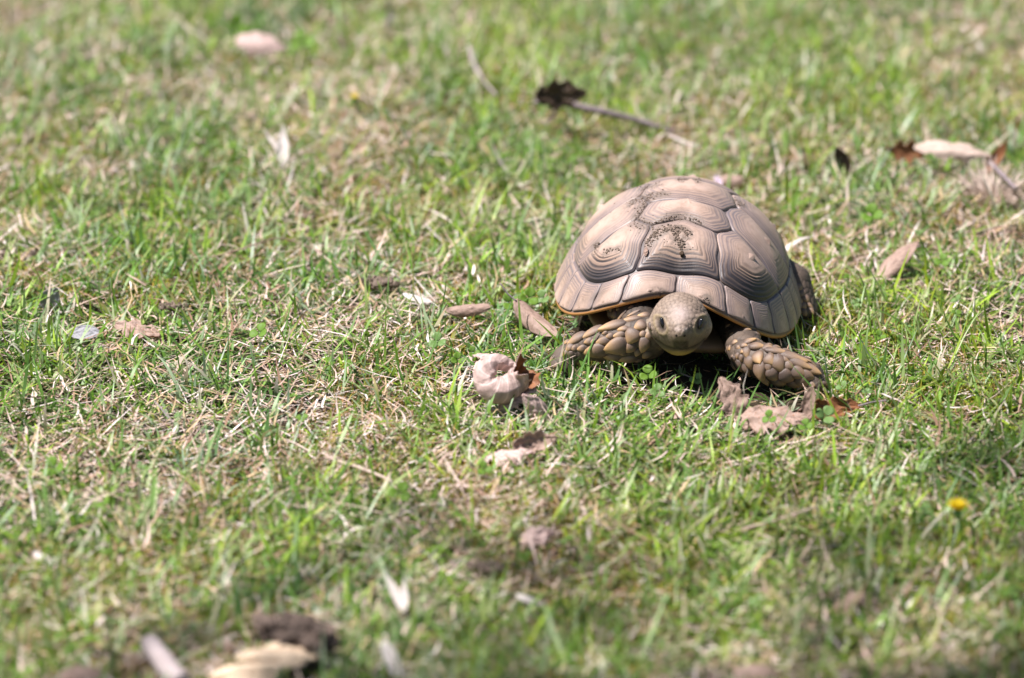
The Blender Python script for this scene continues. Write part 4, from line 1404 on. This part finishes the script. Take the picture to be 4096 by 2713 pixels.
# dandelion-like flower low on the right, and a far speck of another
def flower(label, px, py, h, size, nst):
    p = g(px, py, h)
    base = Vector((p.x + 0.004, p.y + 0.004, float(gz(p.x, p.y))))
    rt = empty('yellow_flower', base)
    tag(rt, label, 'flower')
    d = p - base
    obj('stem', tube_mesh('stem', [(0, 0, 0), tuple(d * 0.55 + Vector((0.002, 0, 0))), tuple(d)], [0.0016, 0.0014, 0.0020], M_STEM, 8), rt)
    lm, _ = leaf_mesh('petal', size, size * 0.16, kind='narrow', bend=0.5, roll=0.3, top=M_YELLOW, bot=M_YELLOW, nu=7, nv=4, wrinkle=0)
    for i in range(nst):
        a = i * 2.39996
        lean = 28 + 38 * (i / nst)
        o = obj('petal', lm, rt)
        q_ = Matrix.Rotation(a, 4, 'Z') @ Matrix.Rotation(R(90 - lean), 4, 'X')
        M = Matrix.Translation(d) @ q_ @ Matrix.Translation((0, size * 0.5, 0))
        o.matrix_local = M
    lump_me = sphere_mesh('bud', M_STEM, 10, 7)
    o = obj('bud', lump_me, rt)
    o.location = d - Vector((0, 0, 0.003))
    o.scale = (0.0035, 0.0035, 0.006)


flower('yellow flower on a green stem low on the right side', 2214, 1180, 0.036, 0.013, 26)
flower('small yellow flower speck in the far grass left of the pale twig', 820, 228, 0.026, 0.007, 12)

# dry straw tuft at the right edge: each stalk of it is a blade
def tuft(name, label, px, py, nb, Lr, mat, spread=(0.5, 1.35), wdt=0.0011, rad=0.02, seed=0, cat='grass tuft'):
    p = g(px, py, 0.0)
    rt = empty(name, (p.x, p.y, float(gz(p.x, p.y))))
    tag(rt, label, cat)
    r0 = random.Random(seed)
    for i in range(nb):
        a = r0.uniform(0, 2 * math.pi)
        le = r0.uniform(*spread)
        L = r0.uniform(*Lr)
        b0 = Vector((math.cos(a), math.sin(a), 0)) * r0.uniform(0, rad)
        d1_ = Vector((math.cos(a) * math.sin(le * 0.6), math.sin(a) * math.sin(le * 0.6), math.cos(le * 0.6)))
        d2_ = Vector((math.cos(a) * math.sin(le), math.sin(a) * math.sin(le), math.cos(le)))
        pts = [tuple(b0), tuple(b0 + d1_ * L * 0.5), tuple(b0 + d1_ * L * 0.5 + d2_ * L * 0.5)]
        obj('blade', tube_mesh('blade', pts, [wdt * 0.9, wdt, wdt * 0.25], mat, 4), rt)
    CLEAR.append((p.x, p.y, rad * 1.6, 0.012))


tuft('dry_tuft', 'spiky tuft of bleached dry grass at the right edge', 2300, 474, 130, (0.028, 0.055), M_DRY, (0.45, 1.45), 0.0011, 0.030, 3)
tuft('dry_tuft', 'loose curl of pale dry blades under the bright white husk', 640, 395, 14, (0.03, 0.06), M_DRY, (0.9, 1.7), 0.0010, 0.012, 4)
tuft('dry_tuft', 'crossed bleached straws lying in sunny grass left of centre', 770, 552, 22, (0.03, 0.06), M_DRY, (1.1, 1.6), 0.0009, 0.02, 5)
tuft('dry_tuft', 'pale dry seed head lying in the grass at the left', 230, 400, 26, (0.015, 0.03), M_DRY, (0.8, 1.5), 0.0011, 0.03, 6)

# ------------------------------------------------------------------ clover
lm1, _ = leaf_mesh('leaflet', 0.0085, 0.0046, kind='round', bend=-0.4, roll=0.35, top=M_CLOVER, bot=M_CLOVER, nu=7, nv=5, wrinkle=0.0002, th=0.0003)
lm2, _ = leaf_mesh('leaflet', 0.0085, 0.0046, kind='round', bend=-0.3, roll=0.25, top=M_CLOVER_BLUE, bot=M_CLOVER_BLUE, nu=7, nv=5, wrinkle=0.0002, th=0.0003)
cl_stem = tube_mesh('stem', [(0, 0, -0.025), (0.001, 0.001, -0.012), (0, 0, 0)], [0.0005, 0.0005, 0.0005], M_STEM, 4)


def clover(p, size, label, group=None, blue=False, tilt=None):
    rt = empty('clover', p)
    size *= 0.78 if group is None else 0.62
    rt.scale = (size, size, size)
    rt.rotation_euler = (R(random.uniform(5, 40)) if tilt is None else R(tilt), R(random.uniform(-25, 25)), random.uniform(0, 6.28) if tilt is None else R(random.uniform(-30, 30)))
    tag(rt, label, 'clover', group)
    obj('stem', cl_stem, rt)
    for i in range(3):
        o = obj('leaflet', lm2 if blue else lm1, rt)
        a = i * 2 * math.pi / 3 + random.uniform(-0.2, 0.2)
        o.matrix_local = Matrix.Rotation(a, 4, 'Z') @ Matrix.Rotation(R(random.uniform(5, 25)), 4, 'X') @ Matrix.Translation((0, 0.0050, 0))


named = [(1012, 790, 0.022, 1.5, True, 'waxy blue green clover in the grass above the curled leaf'), (1058, 832, 0.022, 1.2, False, 'bright green clover just above and left of the curled leaf'),
         (1095, 815, 0.020, 1.0, False, 'small green clover right of the waxy clover'), (1498, 866, 0.020, 1.5, False, 'green clover under the tortoise chin at the shadow edge'),
         (1610, 878, 0.018, 1.1, True, 'shaded clover in front of the plastron'), (1520, 905, 0.020, 1.3, True, 'grey green clover in front of the left foreleg'), (1780, 966, 0.026, 1.2, False, 'green clover growing through the flat dead leaf'),
         (1862, 985, 0.022, 1.1, False, 'green clover in front of the reddish brown leaf'), (1908, 962, 0.024, 1.7, True, 'dark green clover leaf against the reddish brown leaf'), (2015, 498, 0.03, 2.0, False, 'large single green leaf upright in the grass on the right'),
         (2178, 604, 0.026, 1.3, False, 'green clover at the right below the straw tuft'), (1222, 690, 0.022, 1.7, False, 'bright clover patch left of the shell'), (1180, 700, 0.022, 1.6, False, 'sunlit clover behind the small rolled leaf'), (600, 768, 0.024, 1.6, False, 'round bright leaf at the end of a pale arched blade'), (1255, 690, 0.018, 1.4, True, 'pale shiny clover touching the shell on the left'),
         (1120, 1085, 0.020, 1.2, False, 'green clover below left of the crumpled leaf'), (925, 1140, 0.024, 1.7, False, 'bright green leaf at the end of the straw stalk'), (125, 1083, 0.022, 1.8, False, 'yellow green leaf low at the left edge'), (700, 100, 0.028, 2.4, False, 'bright green weed beside the far pale leaf'), (545, 62, 0.03, 2.4, False, 'yellow green weed left of the far pale leaf')]
for x, y, h, s_, bl, lab in named:
    clover(g(x, y, h), s_, lab, None, bl, 38)
for i in range(190):
    x, y = random.uniform(0, 2367), random.uniform(60, 1568)
    if i > 90:
        x, y = random.gauss(1750, 450), random.gauss(1000, 280)
    p = g(x, y, random.uniform(0.014, 0.026))
    if ((p.x - TX) / 0.15) ** 2 + ((p.y - 0.02) / 0.2) ** 2 < 1 or not (0 < x < 2367 and 0 < y < 1568):
        continue
    if y > 1150:
        lab = 'small clover sprig in the blurred grass along the bottom'
    elif y < 420:
        lab = 'small clover sprig in the blurred grass at the top'
    elif x < 1250:
        lab = 'small clover sprig in the sharp grass left of the tortoise'
    elif x > 1860:
        lab = 'small clover sprig in the grass right of the tortoise'
    else:
        lab = 'small clover sprig in the grass just around the tortoise'
    clover(p, random.uniform(0.7, 1.35), lab, lab.replace('small clover sprig', 'clover sprigs'), random.random() < 0.3)

# ------------------------------------------------------------------ unseen tree, added and its crown shaped to shade the foreground and right
def added_shade_tree():
    base = Vector((-4.3, -3.4, 0.0))
    rt = empty('added_shade_tree', base)
    tag(rt, 'unseen leafy tree added left of the camera to dapple the foreground with shade', 'tree')
    r0 = np.random.default_rng(5)
    pts = []
    while len(pts) < 9000:
        X, Y = r0.uniform(-2.2, 2.6), r0.uniform(-4.5, 1.2)
        edge = -0.40 - 0.42 * min(1.0, max(0.0, (-0.05 - X) / 0.4)) + 0.75 * min(1.0, max(0.0, (X - 0.36) / 0.5)) + 0.08 * math.sin(X * 5)
        d = (edge - Y) / 0.55
        dens = min(1.0, max(0.0, d)) * 0.95
        if r0.random() < dens * (0.35 + 0.9 * vnoise(np.array([X * 4.0]), np.array([Y * 4.0]), 3.0)[0]):
            h = r0.uniform(3.8, 6.2)
            pts.append((X + sun_dir.x / sun_dir.z * h, Y + sun_dir.y / sun_dir.z * h, h))
    P = np.array(pts)
    n = len(P)
    a = r0.normal(0, 1, (n, 3))
    a /= np.linalg.norm(a, axis=1, keepdims=True)
    b = np.cross(a, r0.normal(0, 1, (n, 3)))
    b /= np.linalg.norm(b, axis=1, keepdims=True)
    c = np.cross(a, b)
    L = r0.uniform(0.05, 0.085, (n, 1))
    W = L * 0.3
    V = np.stack([P - a * L, P - b * W + c * W * 0.3, P + a * L, P + b * W + c * W * 0.3, P - a * L * 0.0], 1).reshape(-1, 3) - np.array(base)
    i0 = (np.arange(n) * 5)[:, None]
    F = np.concatenate([i0 + np.array([0, 1, 4]), i0 + np.array([1, 2, 4]), i0 + np.array([2, 3, 4]), i0 + np.array([3, 0, 4])])
    k_ = NT('tree_leaf', 0.5, 0.4)
    k_.color((0.07, 0.13, 0.025))
    k_.translucent((0.10, 0.18, 0.02), 0.25)
    crown = obj('crown', mesh_np('crown', V, F, k_.m), rt)
    crown['kind'] = 'stuff'
    obj('trunk', tube_mesh('trunk', [(0, 0, -0.1), (0.05, 0.03, 1.6), (0.25, 0.15, 3.0), (0.5, 0.4, 4.6)], [0.24, 0.17, 0.13, 0.08], M_BARK, 14, 0.06, 2), rt)
    for i in range(9):
        t_ = P[r0.integers(n)] - np.array(base)
        s0 = np.array([0.25, 0.15, 3.0]) * (0.75 + 0.06 * i)
        m_ = (s0 + t_) / 2 + np.array([0, 0, 0.35])
        obj('limb', tube_mesh('limb', [tuple(s0), tuple(m_), tuple(t_)], [0.07, 0.035, 0.012], M_BARK, 8, 0.05, i), rt)


added_shade_tree()

# ------------------------------------------------------------------ turf: green blades, straw, moss
CL = np.array(CLEAR)


def blade_mesh(name, mat, x, y, z, az, lean, curve, length, width, twist, c0, c1, seg=4, wave=None):
    N = len(x)
    t = np.linspace(0, 1, seg + 1)
    cx, cy, cz = x.copy(), y.copy(), z.copy()
    V = np.zeros((N, 2 * seg + 1, 3), np.float32)
    C = np.zeros((N, 2 * seg + 1, 4), np.float32)
    C[..., 3] = 1
    ang = lean.copy()
    azz = az.copy()
    for i in range(seg + 1):
        sx_, sy_ = -np.sin(azz + twist * t[i]), np.cos(azz + twist * t[i])
        wv = width * (1 - t[i] ** 2.2) * (0.75 + 0.5 * min(1, t[i] * 3)) * 0.5
        col = c0 * (1 - t[i]) + c1 * t[i]
        if i < seg:
            V[:, 2 * i, 0], V[:, 2 * i, 1], V[:, 2 * i, 2] = cx - sx_ * wv, cy - sy_ * wv, cz
            V[:, 2 * i + 1, 0], V[:, 2 * i + 1, 1], V[:, 2 * i + 1, 2] = cx + sx_ * wv, cy + sy_ * wv, cz
            C[:, 2 * i, :3] = col
            C[:, 2 * i + 1, :3] = col
        else:
            V[:, 2 * seg, 0], V[:, 2 * seg, 1], V[:, 2 * seg, 2] = cx, cy, cz
            C[:, 2 * seg, :3] = col
        st = length / seg
        cx = cx + np.sin(ang) * np.cos(azz) * st
        cy = cy + np.sin(ang) * np.sin(azz) * st
        cz = cz + np.cos(ang) * st
        ang = ang + curve / seg
        if wave is not None:
            azz = azz + wave / seg
    base = (np.arange(N) * (2 * seg + 1))[:, None]
    quads = np.concatenate([base + np.array([2 * i, 2 * i + 1, 2 * i + 3, 2 * i + 2]) for i in range(seg - 1)])
    tris = base + np.array([2 * seg - 2, 2 * seg - 1, 2 * seg])
    me = bpy.data.meshes.new(name)
    nq, ntr = len(quads), len(tris)
    me.vertices.add(N * (2 * seg + 1))
    me.vertices.foreach_set('co', V.ravel())
    loops = np.concatenate([quads.ravel(), tris.ravel()]).astype(np.int32)
    me.loops.add(len(loops))
    me.loops.foreach_set('vertex_index', loops)
    me.polygons.add(nq + ntr)
    me.polygons.foreach_set('loop_start', np.concatenate([np.arange(nq) * 4, nq * 4 + np.arange(ntr) * 3]).astype(np.int32))
    me.update(calc_edges=True)
    me.attributes.new('col', 'FLOAT_COLOR', 'POINT').data.foreach_set('color', C.ravel())
    me.materials.append(mat)
    return obj(name, me)


def height_cap(x, y):
    cap = np.full(len(x), 1.0)
    for cx, cy, cr, ch in CL:
        d = (x - cx) ** 2 + (y - cy) ** 2
        cap = np.where(d < cr * cr, np.minimum(cap, ch), cap)
    # under the tortoise the turf is pressed down
    e = ((x - TX) / 0.125) ** 2 + ((y - TY) / 0.165) ** 2
    cap = np.where(e < 1.0, np.minimum(cap, 0.008), cap)
    for (cx, cy, cr, ch) in ((ftL[0], ftL[1], 0.017, 0.006), (ftR[0], ftR[1], 0.017, 0.006), (elL[0], elL[1], 0.022, 0.018), (elR[0], elR[1], 0.024, 0.012), ((elL[0] + wrL[0]) / 2, -0.11, 0.026, 0.016), ((elR[0] + wrR[0]) / 2, -0.14, 0.026, 0.010), (TX, -0.11, 0.045, 0.016)):
        d = (x - cx) ** 2 + (y - cy) ** 2
        cap = np.where(d < cr * cr, np.minimum(cap, ch), cap)
    return cap


def bare(x, y):
    m = np.zeros(len(x), bool)
    for cx, cy, rx_, ry_ in ((TX + 0.025, -0.130, 0.085, 0.046), (TX + 0.095, -0.182, 0.042, 0.034), (TX, TY, 0.12, 0.16)):
        m |= ((x - cx) / rx_) ** 2 + ((y - cy) / ry_) ** 2 < 1
    return m & (rng.random(len(x)) < 0.88)


def area(n, wide=False):
    if not wide:
        x, y = rng.uniform(-0.88, 0.88, n), rng.uniform(-1.02, 1.52, n)
        m = ~bare(x, y)
        return x[m], y[m]
    x, y = rng.uniform(-3.0, 3.0, n), rng.uniform(-2.4, 3.6, n)
    m = ~((np.abs(x) < 0.87) & (y > -1.0) & (y < 1.5))
    return x[m], y[m]


dry = lambda x, y: np.clip(fbm(x * 5.0 + 3, y * 3.4 + 8, 5.0) * 3.2 - 1.25, 0, 1)      # drier patches of lawn


def pick(pal, n, jit=0.18):
    pal = np.array(pal)
    c = pal[rng.integers(0, len(pal), n)]
    return np.clip(c * rng.uniform(1 - jit, 1 + jit, (n, 1)), 0, 1)


GREENS = [(0.14, 0.28, 0.03), (0.105, 0.225, 0.028), (0.20, 0.345, 0.035), (0.23, 0.335, 0.12), (0.29, 0.38, 0.21), (0.08, 0.175, 0.028), (0.26, 0.395, 0.035), (0.13, 0.26, 0.055)]  # palest silvery greens put the sheen of glossy blades into the colour
STRAWS = [(0.66, 0.51, 0.44), (0.52, 0.37, 0.30), (0.76, 0.65, 0.60), (0.38, 0.24, 0.16), (0.64, 0.48, 0.40), (0.50, 0.36, 0.20), (0.25, 0.145, 0.09)]
MOSSY = [(0.42, 0.30, 0.05), (0.28, 0.25, 0.035), (0.42, 0.24, 0.07), (0.22, 0.15, 0.045), (0.36, 0.31, 0.04)]


def green(ntuft, per, wide=False, seg=4, scale=1.0):
    tx, ty = area(ntuft, wide)
    keep = rng.random(len(tx)) > 0.55 * dry(tx, ty)
    tx, ty = tx[keep], ty[keep]
    cnt = rng.integers(per[0], per[1], len(tx))
    ti = np.repeat(np.arange(len(tx)), cnt)
    n = len(ti)
    big = rng.uniform(0.6, 1.35, len(tx))[ti]
    az = rng.uniform(0, 2 * math.pi, n)
    rr_ = np.abs(rng.normal(0, 0.0075, n))
    x, y = tx[ti] + np.cos(az) * rr_, ty[ti] + np.sin(az) * rr_
    length = np.clip(rng.lognormal(math.log(0.0275), 0.45, n) * big, 0.010, 0.075) * scale
    cap = height_cap(x, y)
    lean = np.clip(np.abs(rng.normal(1.08, 0.38, n)), 0.03, 1.55)
    curve = rng.normal(0.45, 0.75, n)
    length = np.minimum(length, cap * 1.25 + 0.002)
    width = rng.uniform(0.0015, 0.0035, n) * scale * (0.7 + 0.3 * big) * np.where(rng.random(n) < 0.2, 1.35, 1.0)
    tone = np.clip((fbm(tx * 7 + 11, ty * 5 + 3, 21.0) - 0.5) * 2.6, -1, 1)[:, None]
    tc_ = pick(GREENS, len(tx), 0.2) * np.where(tone > 0, 1 + tone * np.array([0.35, 0.16, -0.1]), 1 + tone * np.array([0.30, 0.20, -0.05]))
    tc_ = tc_[ti]
    c = np.clip(tc_ * rng.uniform(0.8, 1.2, (n, 1)), 0, 1)
    mixd = (rng.random(n) < 0.16)[:, None]
    tipc = np.where(mixd, pick(STRAWS, n), c * 1.08)
    basec = c * np.array([1.1, 1.0, 0.95])
    return blade_mesh('grass', M_GRASS, x, y, gz(x, y) + 0.001, az + rng.normal(0, 0.9, n), lean, curve, length, width, rng.normal(0, 0.5, n), basec, tipc, seg)


def straw(n, wide=False, seg=3, scale=1.0):
    x, y = area(n, wide)
    n = len(x)
    keep = rng.random(n) < 0.36 + 0.55 * dry(x, y)
    x, y = x[keep], y[keep]
    n = len(x)
    length = np.clip(rng.lognormal(math.log(0.024), 0.45, n), 0.008, 0.07) * scale
    cap = height_cap(x, y)
    lean = np.clip(rng.normal(1.38, 0.22, n), 0.5, 1.75)
    curve = rng.normal(0.1, 0.4, n)
    z = gz(x, y) + np.minimum(np.abs(rng.normal(0.005, 0.005, n)), cap) + 0.001
    length = np.where(cap < 0.02, np.minimum(length, 0.02), length)
    width = np.clip(rng.lognormal(math.log(0.0014), 0.4, n), 0.0005, 0.003) * scale
    c = pick(STRAWS, n, 0.2)
    return blade_mesh('straw', M_STRAW, x, y, z, rng.uniform(0, 2 * math.pi, n), lean, curve, length, width, rng.normal(0, 0.8, n), c, c * rng.uniform(0.85, 1.15, (n, 1)), seg, rng.normal(0, 0.7, n))


def moss(n):
    x, y = area(n)
    m = fbm(x * 7 + 50, y * 6 + 20, 9.0)
    keep = m > 0.51 + rng.normal(0, 0.035, len(m))
    x, y = x[keep], y[keep]
    n = len(x)
    cap = height_cap(x, y)
    length = np.minimum(rng.uniform(0.008, 0.017, n), cap)
    c = pick(MOSSY, n, 0.25)
    return blade_mesh('moss', M_MOSS, x, y, gz(x, y) + np.minimum(rng.uniform(0.0, 0.008, n), cap * 0.5), rng.uniform(0, 2 * math.pi, n), np.abs(rng.normal(0.6, 0.4, n)), rng.normal(0.3, 0.5, n), length, rng.uniform(0.0006, 0.0014, n), rng.normal(0, 1, n), c * 0.8, c, 2)


tag(green(28500, (5, 12)), 'short green grass blades of the lawn', 'grass', kind='stuff')
tag(straw(125000), 'dry pinkish straw and thatch lying between the grass blades', 'straw', kind='stuff')
tag(moss(190000), 'yellowish moss in patches between the grass', 'moss', kind='stuff')
tag(green(11000, (4, 8), True, 3, 1.5), 'green grass of the lawn around the picture', 'grass', kind='stuff')
tag(straw(60000, True, 2, 1.6), 'dry straw in the lawn around the picture', 'straw', kind='stuff')
